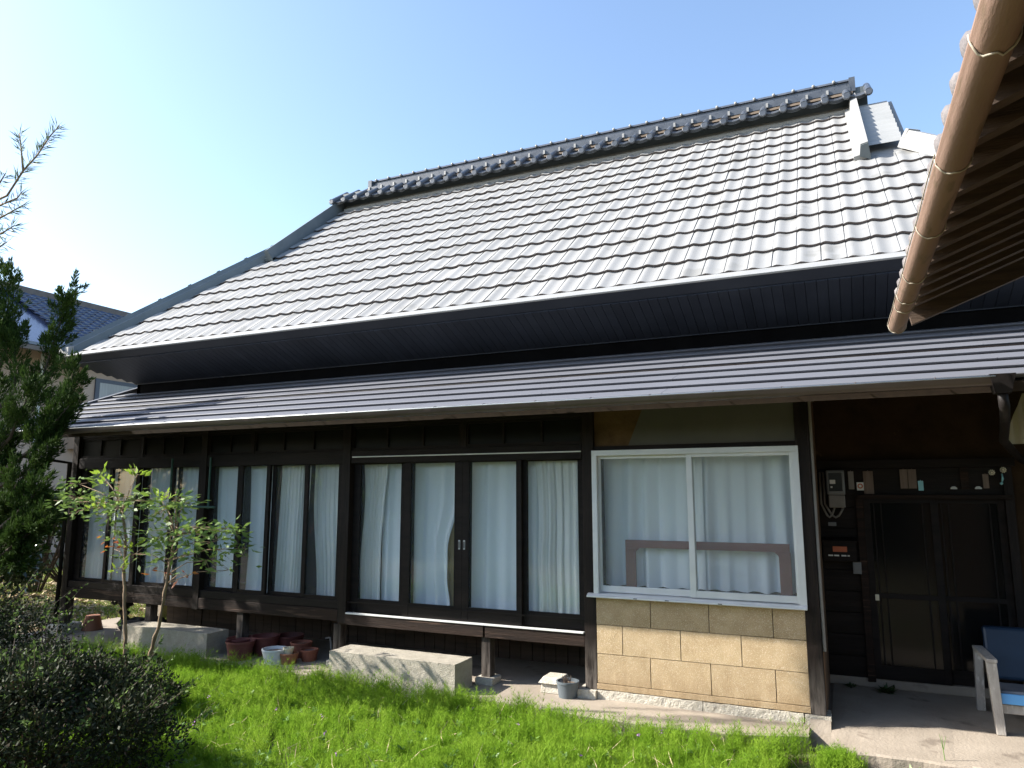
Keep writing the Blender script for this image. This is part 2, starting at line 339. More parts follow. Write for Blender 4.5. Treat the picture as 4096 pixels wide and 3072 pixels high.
# roof deck: closed body under the tiles
d = MB(); off = -.045
A = [(-9.0, .12), (2.35, .12)]
def zz(y): return roofz(y) + off
RY = 3.75; RZ = zz(RY)
yb = 7.38
d.poly([(-9.0, .12, zz(.12)), (2.35, .12, zz(.12)), (.87, 2.15, zz(2.15)), (-7.52, 2.15, zz(2.15))])
d.poly([(-7.52, 2.15, zz(2.15)), (.87, 2.15, zz(2.15)), (.87, RY, RZ), (-7.52, RY, RZ)])
d.poly([(-9.0, yb, zz(.12)), (2.35, yb, zz(.12)), (.87, 5.35, zz(2.15)), (-7.52, 5.35, zz(2.15))])
d.poly([(-7.52, 5.35, zz(2.15)), (.87, 5.35, zz(2.15)), (.87, RY, RZ), (-7.52, RY, RZ)])
for xa, xb in ((-9.0, -7.52), (2.35, .87)):
    d.poly([(xa, .12, zz(.12)), (xb, 2.15, zz(2.15)), (xb, 5.35, zz(2.15)), (xa, yb, zz(.12))])
    d.poly([(xb, 2.15, zz(2.15)), (xb, RY, RZ), (xb, 5.35, zz(2.15))])
main_roof = obj('main_roof', d, 'tile', house)
# tiles
TW = .186; PITCH = .273; TL_ = .405; LIFT = .029
prof = [(0, .005), (.06, .0105), (.13, .0160), (.22, .0185), (.33, .0150), (.45, .0080), (.57, .0035), (.70, .0026), (.83, .0050), (.94, .0095), (1., .0120)]
def tile_geo():
    m = MB(); k = len(prof)
    top = [(u * TW, 0, z + LIFT) for u, z in prof] + [(u * TW, TL_, z) for u, z in prof]
    m.add(top, [(i, i + 1, k + i + 1, k + i) for i in range(k - 1)])
    fr = [(u * TW, 0, z + LIFT) for u, z in prof] + [(u * TW, .010, z + LIFT - .0235) for u, z in prof]
    m.add(fr, [(i, k + i, k + i + 1, i + 1) for i in range(k - 1)])
    m.add([(TW, 0, .0120 + LIFT), (TW, TL_, .0120), (TW, TL_, -.01), (TW, .010, LIFT - .02)], [(0, 3, 2, 1)])
    return m
TM = MB(); TM.v = tile_geo().v; TM.f = tile_geo().f
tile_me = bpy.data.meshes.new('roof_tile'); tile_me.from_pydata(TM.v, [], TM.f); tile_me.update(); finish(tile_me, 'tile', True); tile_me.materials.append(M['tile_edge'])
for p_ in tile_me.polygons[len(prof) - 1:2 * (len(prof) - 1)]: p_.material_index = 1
cells = []
for k in range(13):
    y = .187 + PITCH * k; x0 = -.034 + TW * math.floor((-9.2) / TW)
    for i in range(66):
        x = x0 + i * TW; yc = y + .14
        a, b = xl(yc), xrr(yc)
        if x + TW < a - .02 or x > b + .02: continue
        cut = None
        if x < a + .15: cut = 'L'
        if x + TW > b - .15: cut = 'R'
        cells.append((x, y, cut))
camv = Vector((0, -5.8, 1.63))
cells.sort(key=lambda c: (Vector((c[0] + .09, c[1], roofz(c[1]))) - camv).length + (30 if c[0] > 1.05 else 0))
far_v = []; far_f = []; far_m = []; fo = 0; nparts = 0
tv = np.array(TM.v)
rot = np.array(Matrix.Rotation(AL, 3, 'X'))
for x, y, cut in cells:
    loc = np.array([x, y, roofz(y) - .05]); jit = RNG.normal(0, .0012, 3); jr = RNG.normal(0, .004)
    if cut is None and nparts < 300:
        inst('roof_tile', tile_me, main_roof, loc + jit, (AL + jr, 0, RNG.normal(0, .003))); nparts += 1
        continue
    bm = bmesh.new(); bm.from_mesh(tile_me)
    bm.transform(Matrix.Translation(Vector(loc + jit)) @ Matrix.Rotation(AL + jr, 4, 'X'))
    if cut:
        if y > 2.05: px = -7.42 if cut == 'L' else .42; pco = Vector((px, 3, 5)); pno = Vector((1, 0, 0)) if cut == 'L' else Vector((-1, 0, 0))
        else:
            pco = Vector((-9.0, .115, 3)) if cut == 'L' else Vector((2.35, .115, 3))
            pno = Vector((1, -.73, 0)) if cut == 'L' else Vector((-1, -.73, 0))
        bmesh.ops.bisect_plane(bm, geom=bm.verts[:] + bm.edges[:] + bm.faces[:], plane_co=pco, plane_no=pno, clear_inner=True)
    bm.verts.index_update()
    far_m += [f.material_index for f in bm.faces]; far_v += [tuple(v.co) for v in bm.verts]; far_f += [tuple(v.index + fo for v in f.verts) for f in bm.faces]; fo += len(bm.verts); bm.free()
fm = MB(); fm.v = far_v; fm.f = far_f
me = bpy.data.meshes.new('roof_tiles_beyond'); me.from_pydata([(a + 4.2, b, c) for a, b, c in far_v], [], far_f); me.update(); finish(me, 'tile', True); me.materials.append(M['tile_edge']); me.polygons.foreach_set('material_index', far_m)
o = bpy.data.objects.new('roof_tiles_beyond', me); COL.objects.link(o); o.parent = main_roof; o['kind'] = 'stuff'
# eave flashing, fascia, soffit
fl = MB()
fl.xprism([(.046, 3.339), (.040, 3.349), (.215, 3.452), (.225, 3.43), (.06, 3.335)], -9.06, 2.4)
obj('eave_flashing', fl, 'flash', main_roof)
fa = MB(); fa.xprism([(.052, 3.338), (.12, 3.36), (.16, 3.285), (.142, 3.272)], -8.99, 2.36)
obj('eave_fascia', fa, 'soffit', main_roof)
for x, s in ((-9.03, 1), (2.4, -1)):
    m_ = MB(); m_.box(min(x, x + s * .03), max(x, x + s * .03), .13, yb, 3.27, 3.44); obj('side_fascia', m_, 'hipcap', main_roof)
soff = MB()
soff.poly([(-8.99, .14, 3.285), (2.36, .14, 3.285), (1.8, .72, 3.07), (-8.45, .72, 3.07)])
soff.poly([(-8.99, .14, 3.285), (-8.45, .72, 3.07), (-8.45, 6.8, 3.07), (-8.99, yb, 3.285)])
soff.poly([(2.36, .14, 3.285), (1.8, .72, 3.07), (1.8, 6.8, 3.07), (2.36, yb, 3.285)])
soff.poly([(-8.99, yb, 3.285), (2.36, yb, 3.285), (1.8, 6.8, 3.07), (-8.45, 6.8, 3.07)])
soffit = obj('soffit', soff, 'soffit', house)
sl = math.atan2(3.06 - 3.275, .70 - .145); slen = math.hypot(3.06 - 3.275, .555)
bb = MB(); bb.box(.002, .0815, 0, slen, -.014, 0); bme = mesh_only('soffit_board', bb, 'soffit')
x = -8.93
while x < 2.2:
    fr = min(1, (x + 9.0) / .55, (2.36 - x) / .55)
    inst('soffit_board', bme, soffit, (x, .145, 3.270), (sl, 0, 0), (1, max(.1, fr), 1)); x += .0835
tr = MB(); tr.box(-8.45, 1.8, .695, .725, 3.035, 3.065); obj('soffit_trim', tr, 'soffit', soffit)
# upper wall below the soffit, outer walls
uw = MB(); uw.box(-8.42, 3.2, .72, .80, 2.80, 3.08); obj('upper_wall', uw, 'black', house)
# hips and verges
def hip(p0, p1, nseg, nm, mt, wd=.085, ht=.11):
    P0, P1 = Vector(p0), Vector(p1); dr = (P1 - P0).normalized(); sd_ = dr.cross(Vector((0, 0, 1))).normalized(); up = sd_.cross(dr).normalized()
    h = MB()
    sec = [(-wd * 1.3, -.075), (-wd * 1.25, .02), (-wd, .035), (-wd * .75, ht), (wd * .75, ht), (wd, .035), (wd * 1.25, .02), (wd * 1.3, -.075)]
    pts = [P0 + sd_ * a + up * b for a, b in sec] + [P1 + sd_ * a + up * b for a, b in sec]; n_ = len(sec)
    h.add(pts, [(i, i + 1, n_ + i + 1, n_ + i) for i in range(n_ - 1)] + [tuple(range(n_)), tuple(range(n_, 2 * n_))])
    cap = obj(nm, h, mt, main_roof)
    for i in range(nseg + 1):
        t = i / nseg; q = P0.lerp(P1, t); b = MB()
        s2 = [(-wd * 1.02, .03), (-wd * .8, ht + .012), (wd * .8, ht + .012), (wd * 1.02, .03)]; e = dr * .022
        pts = [q - e + sd_ * a + up * c for a, c in s2] + [q + e + sd_ * a + up * c for a, c in s2]
        b.add(pts, [(0, 1, 5, 4), (1, 2, 6, 5), (2, 3, 7, 6), (0, 1, 2, 3), (4, 5, 6, 7), (0, 4, 7, 3)])
        obj('hip_clip', b, mt, main_roof)
hip((-9.0, .10, roofz(.10) + .03), (-7.545, 2.19, roofz(2.19) + .045), 7, 'hip_cap', 'hipcap', .05, .09)
hip((2.35, .10, roofz(.10) + .02), (.86, 2.2, roofz(2.2) + .03), 6, 'hip_cap', 'tile', .085, .10)
ce = MB(); ce.xprism([(.06, 3.36), (.06, 3.47), (.20, 3.52), (.2, 3.40)], -9.08, -8.9); obj('hip_end', ce, 'flash', main_roof)
def verge(xc, nm, mt, ya=2.02, yb_=3.70):
    p = [(xc - .10, -.01), (xc - .10, .03), (xc - .045, .04), (xc - .035, .15), (xc + .035, .165), (xc + .055, .03), (xc + .055, -.01)]
    h = MB(); cs, sn = math.cos(AL), math.sin(AL)
    def q(x, hgt, y): return (x, y - hgt * sn, roofz(y) + hgt * cs)
    n_ = len(p); v = [q(x, h_ + .0, ya) for x, h_ in p] + [q(x, h_, yb_) for x, h_ in p]
    h.add(v, [(i, i + 1, n_ + i + 1, n_ + i) for i in range(n_ - 1)] + [tuple(range(n_)), tuple(range(n_, 2 * n_))])
    obj(nm, h, mt, main_roof)
    e = MB(); v = [q(x, h_ - .012, ya - .008) for x, h_ in p[2:]] + [q(x, h_ - .012, ya + .05) for x, h_ in p[2:]]; n_ = len(p) - 2
    e.add(v, [(i, i + 1, n_ + i + 1, n_ + i) for i in range(n_ - 1)] + [tuple(range(n_)), tuple(range(n_, 2 * n_))]); obj('verge_end', e, 'hipcap', main_roof)
verge(.43, 'verge_cap', 'tile'); verge(-7.47, 'verge_cap', 'hipcap')
# corrugated gable flashing beyond the right verge
cg = MB(); pts = []; n_ = 9; k = 0
for i in range(n_ * 4 + 1):
    y = 2.2 + (3.52 - 2.2) * i / (n_ * 4); h = .05 + .018 * math.sin(i / 4 * 2 * math.pi)
    x1 = .80 - .0 * i
    pts += [(.47, y - h * .65, roofz(y) + h * .76), (x1, y - h * .65, roofz(y) + h * .76)]
cg.add(pts, [(2 * i, 2 * i + 1, 2 * i + 3, 2 * i + 2) for i in range(n_ * 4)])
obj('gable_flashing', cg, 'corrg', main_roof, smooth=True)
# ridge
ridge = thing('x', (0, 0, 0), 'x', 'x'); bpy.data.objects.remove(ridge)
rb = MB(); rb.box(-7.46, .60, 3.62, 3.90, 6.28, 6.66); ridge = obj('ridge', rb, 'fascia', house)
rf = MB(); rf.xprism([(3.55, roofz(3.55) + .03), (3.64, roofz(3.64) + .05), (3.64, roofz(3.64) - .03), (3.55, roofz(3.55) - .03)], -7.36, .36); obj('ridge_flashing', rf, 'flash', ridge)
# little ridge roof: curved pan tiles and round-ended cover tiles
rp = MB(); seg = 8
for j, (dy, dz) in enumerate(((3.40, 6.435), (3.80, 6.71))):
    pass
P_ = .245; n_rt = 33
pan = MB(); k = 9
def panp(u): return -.034 * math.sin(math.pi * u)
for layer in range(3):
    y0 = -.012 * layer + .02; z0 = .011 * layer
    top = [(u / (k - 1) * P_, y0, z0 + panp(u / (k - 1)) + .012) for u in range(k)] + [(u / (k - 1) * P_, .42, z0 + .28 + panp(u / (k - 1)) * .6) for u in range(k)] + \
          [(u / (k - 1) * P_, y0 + .003, z0 + panp(u / (k - 1)) + .002) for u in range(k)]
    pan.add(top, [(i, i + 1, k + i + 1, k + i) for i in range(k - 1)] + [(i, 2 * k + i, 2 * k + i + 1, i + 1) for i in range(k - 1)])
pan_me = mesh_only('ridge_pan_tile', pan, 'ridge')
rd = MB(); rd.tube([(0, -.05, -.012), (0, -.044, -.012), (0, -.02, -.005), (0, .38, .285)], [.036, .046, .046, .044], 14)
rd_me = mesh_only('round_tile', rd, 'ridge', False)
for i in range(n_rt + 1):
    x = .605 - i * P_
    if x > -7.55: inst('round_tile', rd_me, ridge, (x, 3.40, 6.445), (0, 0, RNG.normal(0, .01)))
    if i and x > -7.55: inst('ridge_pan_tile', pan_me, ridge, (x, 3.40, 6.425))
rm = MB(); rm.xprism([(3.56, 6.555), (3.605, 6.613), (3.9, 6.613), (3.9, 6.56)], -6.9, .44); obj('ridge_mortar', rm, 'mortar', ridge)
lay = [(3.595, 6.615, 6.675), (3.635, 6.68, 6.715), (3.66, 6.72, 6.75), (3.68, 6.755, 6.785)]
for li, (yf, za, zb) in enumerate(lay):
    x = -6.86 + (.18 if li % 2 else 0); first = True
    xs = [-6.86] + list(np.arange(-6.86 + (.14 if li % 2 else .28), .40, .29 if li else 1.2)) + [.42]
    for a, b in zip(xs[:-1], xs[1:]):
        m_ = MB(); m_.box(a + .002, b - .002, yf, 3.95, za, zb); obj('ridge_stack_tile', m_, 'ridge', ridge)
cap_ = MB(); cap_.xprism([(3.66, 6.79), (3.68, 6.825), (3.80, 6.85), (3.92, 6.825), (3.94, 6.79)], -6.87, .43); obj('ridge_top_tile', cap_, 'ridge', ridge)
for xa in (-6.90, .425):
    e = MB(); e.box(xa - .02, xa + .05, 3.60, 3.95, 6.61, 6.80); obj('ridge_end', e, 'ridge', ridge)
st = MB(); st.tube([(0, 0, 0), (0, -.022, 0), (0, -.03, 0)], [.02, .02, .012], 8); st_me = mesh_only('ridge_stud', st, 'flash', True)
st2 = MB(); st2.box(-.014, .014, -.02, .01, -.03, .03); st2_me = mesh_only('ridge_clip', st2, 'flash')
for i in range(30):
    x = .236 - i * .2425
    if x < -6.8: break
    inst('ridge_stud', st_me, ridge, (x, 3.675, 6.815)); inst('ridge_clip', st2_me, ridge, (x - .085, 3.595, 6.645))

# ---- lower roof
LS = .4; LA = math.atan(LS); CW = .205
def lz(y): return 2.30 + LS * (y + .8)
ld = MB(); ld.xprism([(-.80, lz(-.8) - .03), (.85, lz(.85) - .03), (.85, lz(.85) - .07), (-.78, lz(-.8) - .09)], -8.78, 3.4)
lower_roof = obj('lower_roof', ld, 'barn_board', house)
verg = MB(); verg.slab([(-8.84, -.83, lz(-.83) + .035), (-8.76, -.83, lz(-.83) + .035), (-8.76, 1.3, lz(1.3) + .035), (-8.84, 1.3, lz(1.3) + .035)], .09); obj('verge_trim', verg, 'lroof', lower_roof)
for k in range(8):
    seams = [-8.78, -7.25, -5.22, -3.15, -1.11, .96, 3.4] if k % 2 == 0 else [-8.78, -6.2, -2.1, 2.0, 3.4]
    y0 = -.82 + CW * k; y1 = y0 + CW + .03
    for a, b in zip(seams[:-1], seams[1:]):
        m_ = MB()
        z0, z1 = lz(y0), lz(y1)
        pr = [(y0 + .036, z0 - .002), (y0 + .007, z0 + .011), (y0 - .001, z0 + .017), (y0 + .002, z0 + .0225), (y0 + .008, z0 + .025), (y1, z1 - .006), (y1, z1 - .016)]
        m_.xprism(pr, a + .0015, b - .0015)
        obj('roof_strip', m_, 'lroof', lower_roof)
# gutter
def half_gutter(axis, c, r, a0, a1, t=.004, n_=14, cap=True):
    m_ = MB(); ring = []
    for i in range(n_ + 1):
        th = math.pi + math.pi * i / n_; ring.append((math.cos(th), math.sin(th)))
    outer = [(u * r, v * r) for u, v in ring]; inner = [(u * (r - t), v * (r - t)) for u, v in ring][::-1]
    lip = [(-r - .003, .004), (-r - .003, -.004)]
    pr = [lip[0]] + [lip[1]] + outer[1:] + [(r, .004), (r - t, .004)] + inner[1:-1] + [(-r + t, .004)]
    n2 = len(pr)
    mk = (lambda a, u, v: (a, c[0] + u, c[1] + v)) if axis == 'x' else (lambda a, u, v: (c[0] + u, a, c[1] + v))
    v = [mk(a0, *p) for p in pr] + [mk(a1, *p) for p in pr]
    m_.add(v, [(i, (i + 1) % n2, n2 + (i + 1) % n2, n2 + i) for i in range(n2)])
    if cap:
        for a in (a0, a1): m_.add([mk(a, *p) for p in outer] , [tuple(range(len(outer)))])
    return m_
gutter = obj('gutter', half_gutter('x', (-.872, 2.285), .05, -8.85, .86), 'gutter', lower_roof, smooth=True)
gl_ = MB(); gl_.tube([(-8.85, -.925, 2.288), (.85, -.925, 2.288)], .0048, 8); obj('gutter_lip_highlight', gl_, 'alum', gutter, smooth=True)  # pale bead added to paint the bright highlight along the front lip
pin = MB(); pin.tube([(0, -.056, .004), (0, -.04, .012), (0, .05, .012)], .005, 6)
pin_me = mesh_only('gutter_hook', pin, 'gutter')
x = .55
while x > -8.8: inst('gutter_hook', pin_me, gutter, (x, -.872, 2.285)); x -= .43
for x in (-2.95, -4.85, -1.9, -6.9):
    m_ = half_gutter('x', (-.872, 2.285), .0525, x - .03, x + .03, .003, 14, False); obj('gutter_joint', m_, 'gutter', gutter, smooth=True)
hp = MB(); hp.add([(.82, -.93, 2.30), (.95, -.93, 2.30), (.95, -.81, 2.30), (.82, -.81, 2.30), (.845, -.91, 2.19), (.925, -.91, 2.19), (.925, -.83, 2.19), (.845, -.83, 2.19)],
    [(0, 1, 2, 3), (4, 5, 6, 7), (0, 1, 5, 4), (1, 2, 6, 5), (2, 3, 7, 6), (3, 0, 4, 7)])
obj('rain_hopper', hp, 'darkpipe', gutter)
dp = MB(); dp.tube([(.885, -.87, 2.2), (.89, -.86, 2.12), (.95, -.5, 2.06), (1.03, .05, 1.97), (1.30, 1.1, 1.90), (1.42, 1.18, 1.8), (1.42, 1.18, .02)], .028, 10); obj('downpipe', dp, 'darkpipe', gutter, smooth=True)
hp2 = MB(); hp2.tube([(-8.7, -.872, 2.26), (-8.7, -.87, 2.14)], [.05, .035], 10); hp2.tube([(-8.7, -.87, 2.15), (-8.68, -.8, 2.08), (-8.49, -.06, 1.98), (-8.49, -.06, .1)], .028, 10); obj('downpipe', hp2, 'darkpipe', gutter, smooth=True)

# ---- facade timber: posts, beams
def B(nm, x0, x1, y0, y1, z0, z1, m='woodh', par=house, bev=.004): m_ = MB(); m_.box(x0, x1, y0, y1, z0, z1); return obj(nm, m_, m, par, bevel=bev)
for xc, zb, wv in ((-8.45, .10, .10), (-6.32, .40, .085), (-4.41, .40, .095), (-1.925, .065, .10), (-.245, .065, .10)):
    B('post', xc - wv / 2, xc + wv / 2, -.025, .085, zb, 2.48, 'wood')
B('eave_beam', -8.6, 3.0, -.03, .09, 2.36, 2.62)
B('head_beam', -8.395, -1.98, -.015, .085, 1.905, 2.03)
B('transom_head', -8.395, -1.98, -.01, .08, 2.27, 2.36)
B('sill_beam', -8.5, -4.46, -.022, .10, .41, .52, 'beam')
B('sill_board', -8.395, -4.46, -.012, .08, .522, .60)
B('sill_beam', -4.45, -2.9, -.024, .10, .385, .484, 'beam')
B('sill_beam', -2.885, -1.975, -.022, .10, .383, .482, 'beam')
B('sill_track', -4.36, -1.985, -.032, .012, .486, .498, 'white_rail', bev=.001)
B('head_track', -4.34, -1.985, -.028, -.018, 1.962, 1.972, 'white_rail', bev=.001)
for xc, y, zt in ((-7.04, .03, .41), (-5.70, .03, .41), (-4.47, .03, .385), (-2.885, .035, .385)):
    B('short_post', xc - .042, xc + .042, y - .035, y + .06, .05, zt, 'wood' if xc > -3 else 'wood')
    B('footing', xc - .085, xc + .085, y - .08, y + .11, -.01, .055, 'granite', bev=.012)
B('footing', -8.57, -8.33, -.13, .17, -.02, .105, 'granite', bev=.02)
# transom windows
tb = [(-8.39, -7.36), (-7.30, -6.37), (-6.27, -5.67), (-5.62, -4.465), (-4.355, -3.16), (-3.09, -1.985)]
for a, b in tb:
    tw = MB(); t_ = .028
    tw.box(a, b, .0, .04, 2.03, 2.058); tw.box(a, b, .0, .04, 2.245, 2.27); npn = 3 if b - a > .8 else 2
    w_ = (b - a) / npn
    for i in range(npn + 1):
        xx = a + i * w_; ww = .022 if 0 < i < npn else .03
        tw.box(max(a, xx - ww / 2), min(b, xx + ww / 2), .002, .038, 2.058, 2.245)
    fw = obj('transom_window', tw, 'woodh', house)
    for i in range(npn):
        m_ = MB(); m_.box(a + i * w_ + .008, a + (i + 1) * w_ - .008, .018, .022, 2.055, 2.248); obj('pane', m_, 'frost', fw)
for a, b in zip(tb[:-1], tb[1:]): B('transom_strut', a[1], b[0], -.005, .07, 2.03, 2.27, 'wood', bev=0)

# glass doors
def door(x0, x1, gx0, gx1, yo, z0=.60, z1=1.905, gz0=.625, gz1=1.90, handle=None):
    m_ = MB()
    m_.box(x0, gx0, yo, yo + .035, z0, z1); m_.box(gx1, x1, yo, yo + .035, z0, z1)
    m_.box(gx0, gx1, yo + .002, yo + .033, z0, gz0); m_.box(gx0, gx1, yo + .002, yo + .033, gz1, z1)
    o = obj('glass_door', m_, 'woodh', house, bevel=.003)
    p = MB(); p.box(gx0 - .004, gx1 + .004, yo + .016, yo + .019, gz0 - .004, gz1 + .004); obj('pane', p, 'glass', o)
    t = MB()
    for a, b in ((gx0, gx0 + .008), (gx1 - .008, gx1)): t.box(a, b, yo - .001, yo + .014, gz0, gz1)
    t.box(gx0 + .008, gx1 - .008, yo - .001, yo + .014, gz0, gz0 + .008); obj('glazing_bead', t, 'woodh', o)
    if handle:
        for hx in handle:
            h = MB(); h.box(hx - .009, hx + .009, yo - .004, yo, 1.12, 1.20); hh = obj('finger_pull', h, 'alum', o, bevel=.002)
            h2 = MB(); h2.box(hx - .005, hx + .005, yo - .0055, yo - .004, 1.13, 1.19); obj('pull_recess', h2, 'inner', hh)
gl_left = [(-8.30, -7.865), (-7.80, -7.385), (-7.275, -6.875), (-6.785, -6.40), (-6.232, -5.868), (-5.773, -5.432 + .0), (-5.36, -4.963), (-4.90, -4.506)]
edge_l = [-8.395, -7.84, -7.33, -6.83, -6.365, -6.275, -5.82, -5.395, -4.93, -4.46]
di = 0
for gi, (a, b) in enumerate(gl_left):
    e = edge_l[gi if gi < 4 else gi + 1]; e2 = edge_l[(gi if gi < 4 else gi + 1) + 1]
    door(e, e2, max(a, e + .02), min(b, e2 - .02), .0 if gi % 2 else .038)
gl_right = [(-4.362, -4.285, -3.80, -3.735), (-3.745, -3.685, -3.20, -3.128), (-3.128, -3.068, -2.587, -2.545), (-2.555, -2.517, -2.03, -1.978)]
for i, (e, a, b, e2) in enumerate(gl_right):
    door(e, e2, a, b, [.038, .0, .0, .038][i], .50, 1.905, .615, 1.895, {1: [-3.155], 2: [-3.105]}.get(i))
B('panel_rail', -4.36, -1.98, -.006, -.001, .585, .597, bev=0)

# interior shell
it = MB()
it.poly([(-8.4, .1, .55), (-1.98, .1, .55), (-1.98, 1.05, .55), (-8.4, 1.05, .55)])
it.poly([(-8.4, 1.05, .55), (-1.95, 1.05, .55), (-1.95, 1.05, 2.45), (-8.4, 1.05, 2.45)])
it.poly([(-8.44, .1, .45), (-8.44, 1.05, .45), (-8.44, 1.05, 2.45), (-8.44, .1, 2.45)])
it.poly([(-1.9, .09, .0), (-1.9, 1.05, .0), (-1.9, 1.05, 2.45), (-1.9, .09, 2.45)])
it.poly([(-1.9, .9, .1), (-.2, .9, .1), (-.2, .9, 2.45), (-1.9, .9, 2.45)])
it.poly([(-8.4, .1, 2.3), (-.2, .1, 2.3), (-.2, 1.05, 2.5), (-8.4, 1.05, 2.5)])
it.poly([(-1.9, .1, .85), (-.2, .1, .85), (-.2, .9, .85), (-1.9, .9, .85)])
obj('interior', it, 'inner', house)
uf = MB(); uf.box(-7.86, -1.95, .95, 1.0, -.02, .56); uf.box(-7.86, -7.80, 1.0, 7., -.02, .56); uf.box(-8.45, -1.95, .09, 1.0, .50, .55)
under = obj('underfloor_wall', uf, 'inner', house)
x = -7.84
while x < -2.1:
    B('underfloor_plank', x, x + .115, .93 + random.uniform(-.006, .006), .95, 0, .5, 'plankbg', under, 0); x += .122
ow = MB(); ow.box(-8.42, -8.36, 1.05, 7., .45, 2.7); ow.box(-8.42, 3.2, 6.95, 7., 0, 3.1); ow.box(3.1, 3.2, 0.3, 7, 0, 3.1); ow.box(-8.42, -8.36, .72, 7., 2.6, 3.08)
obj('outer_wall', ow, 'plaster', house)

# window bay
B('bay_head', -1.875, -.295, -.012, .06, 1.975, 2.005, bev=0)
pl = MB(); pl.box(-1.875, -.295, .012, .05, 2.005, 2.40); bayw = obj('bay_upper_wall', pl, 'tanplaster', house)
gb = MB(); gb.slab([(-1.58, .006, 2.008), (-.297, .006, 2.008), (-.297, .006, 2.39), (-1.42, .006, 2.39)], -.005); obj('patch_board', gb, 'board', bayw)
alw = MB()
alw.box(-1.888, -.276, -.04, .05, 1.925, 1.97); alw.box(-1.888, -1.845, -.04, .05, .80, 1.925); alw.box(-.328, -.276, -.04, .05, .80, 1.925)
win = obj('sliding_window', alw, 'alum', house, bevel=.002)
sil = MB(); sil.xprism([(-.075, .785), (-.075, .797), (-.045, .812), (.05, .82), (.05, .785)], -1.938, -.276); obj('window_sill', sil, 'alum', win, bevel=.002)
for i, (a, b, yo) in enumerate(((-1.845, -1.062, .008), (-1.11, -.328, -.022))):
    s = MB(); s.box(a, a + (.018 if i == 0 else .045), yo, yo + .025, .82, 1.925); s.box(b - (.045 if i == 0 else .016), b, yo, yo + .025, .82, 1.925)
    xa, xb = (a + .018, b - .045) if i == 0 else (a + .045, b - .016)
    s.box(xa, xb, yo + .001, yo + .024, .822, .872); s.box(xa, xb, yo + .001, yo + .024, 1.90, 1.925)
    so = obj('sash', s, 'alum', win, bevel=.002)
    p = MB(); p.box(xa - .003, xb + .003, yo + .011, yo + .015, .87, 1.902); obj('pane', p, 'frosted', so)
for x in (-1.3, -.9, -1.55): B('drain_slot', x, x + .03, -.0755, -.074, .79, .796, 'inner', win, 0)
# cladding
back = MB(); back.box(-1.877, -.293, .0, .05, .07, .79); clad = obj('lower_wall', back, 'joint', house)
rows = [(.119, .341, (-1.44, -.98, -.52)), (.345, .566, (-1.66, -1.20, -.75)), (.570, .784, (-1.43, -.98, -.52))]
for za, zb, js in rows:
    xs = [-1.876, *js, -.294]
    for a, b in zip(xs[:-1], xs[1:]): B('stone_panel', a + .0025, b - .0025, -.022, .0, za, zb, 'clad', clad, .002)
B('base_strip', -1.876, -.294, -.028, .0, .072, .115, 'clad', clad, .002)
# granite plinth
def rough_block(x0, x1, y0, y1, z0, z1, res=.03, amp=.008):
    m_ = MB(); bm = bmesh.new(); bmesh.ops.create_cube(bm, size=1)
    nx_, ny_, nz_ = [max(1, int((b - a) / res)) for a, b in ((x0, x1), (y0, y1), (z0, z1))]
    bm.free()
    def face(fn, na, nb):
        vs = [fn(i / na, j / nb) for i in range(na + 1) for j in range(nb + 1)]
        return vs, [(i * (nb + 1) + j, i * (nb + 1) + j + 1, (i + 1) * (nb + 1) + j + 1, (i + 1) * (nb + 1) + j) for i in range(na) for j in range(nb)]
    L_ = lambda a, b, t: a + (b - a) * t
    faces = [face(lambda s, t: (L_(x0, x1, s), y0, L_(z0, z1, t)), nx_, nz_), face(lambda s, t: (L_(x0, x1, s), L_(y0, y1, t), z1), nx_, ny_),
             face(lambda s, t: (x0, L_(y0, y1, s), L_(z0, z1, t)), ny_, nz_), face(lambda s, t: (x1, L_(y0, y1, s), L_(z0, z1, t)), ny_, nz_),
             face(lambda s, t: (L_(x0, x1, s), y1, L_(z0, z1, t)), nx_, nz_)]
    from mathutils import noise as mn
    for vs, fs in faces:
        v2 = []
        for p in vs:
            p = Vector(p); d_ = mn.noise_vector(p * 28) * amp + mn.noise_vector(p * 9) * amp * .8; v2.append(tuple(p + d_))
        m_.add(v2, fs)
    return m_
pl_ = [(-1.87, -1.05), (-1.045, -.345)]
for a, b in pl_: obj('plinth_stone', rough_block(a, b, -.04, .05, -.02, .066, .018, .004), 'granite', clad)
obj('footing', rough_block(-2.03, -1.875, -.07, .15, -.02, .064, .03, .005), 'granite', house)
obj('footing', rough_block(-.335, -.165, -.05, .15, -.14, .064, .02, .004), 'granite', house)
mp_ = MB(); mp_.add([(-.315, -.20, -.15), (-.165, -.20, -.15), (-.165, -.056, -.15), (-.315, -.056, -.15), (-.30, -.07, .048), (-.168, -.07, .048), (-.168, -.056, .048), (-.30, -.056, .048)],
    [(0, 1, 5, 4), (1, 2, 6, 5), (3, 0, 4, 7), (4, 5, 6, 7)]); obj('mortar_haunch', mp_, 'conc', house)

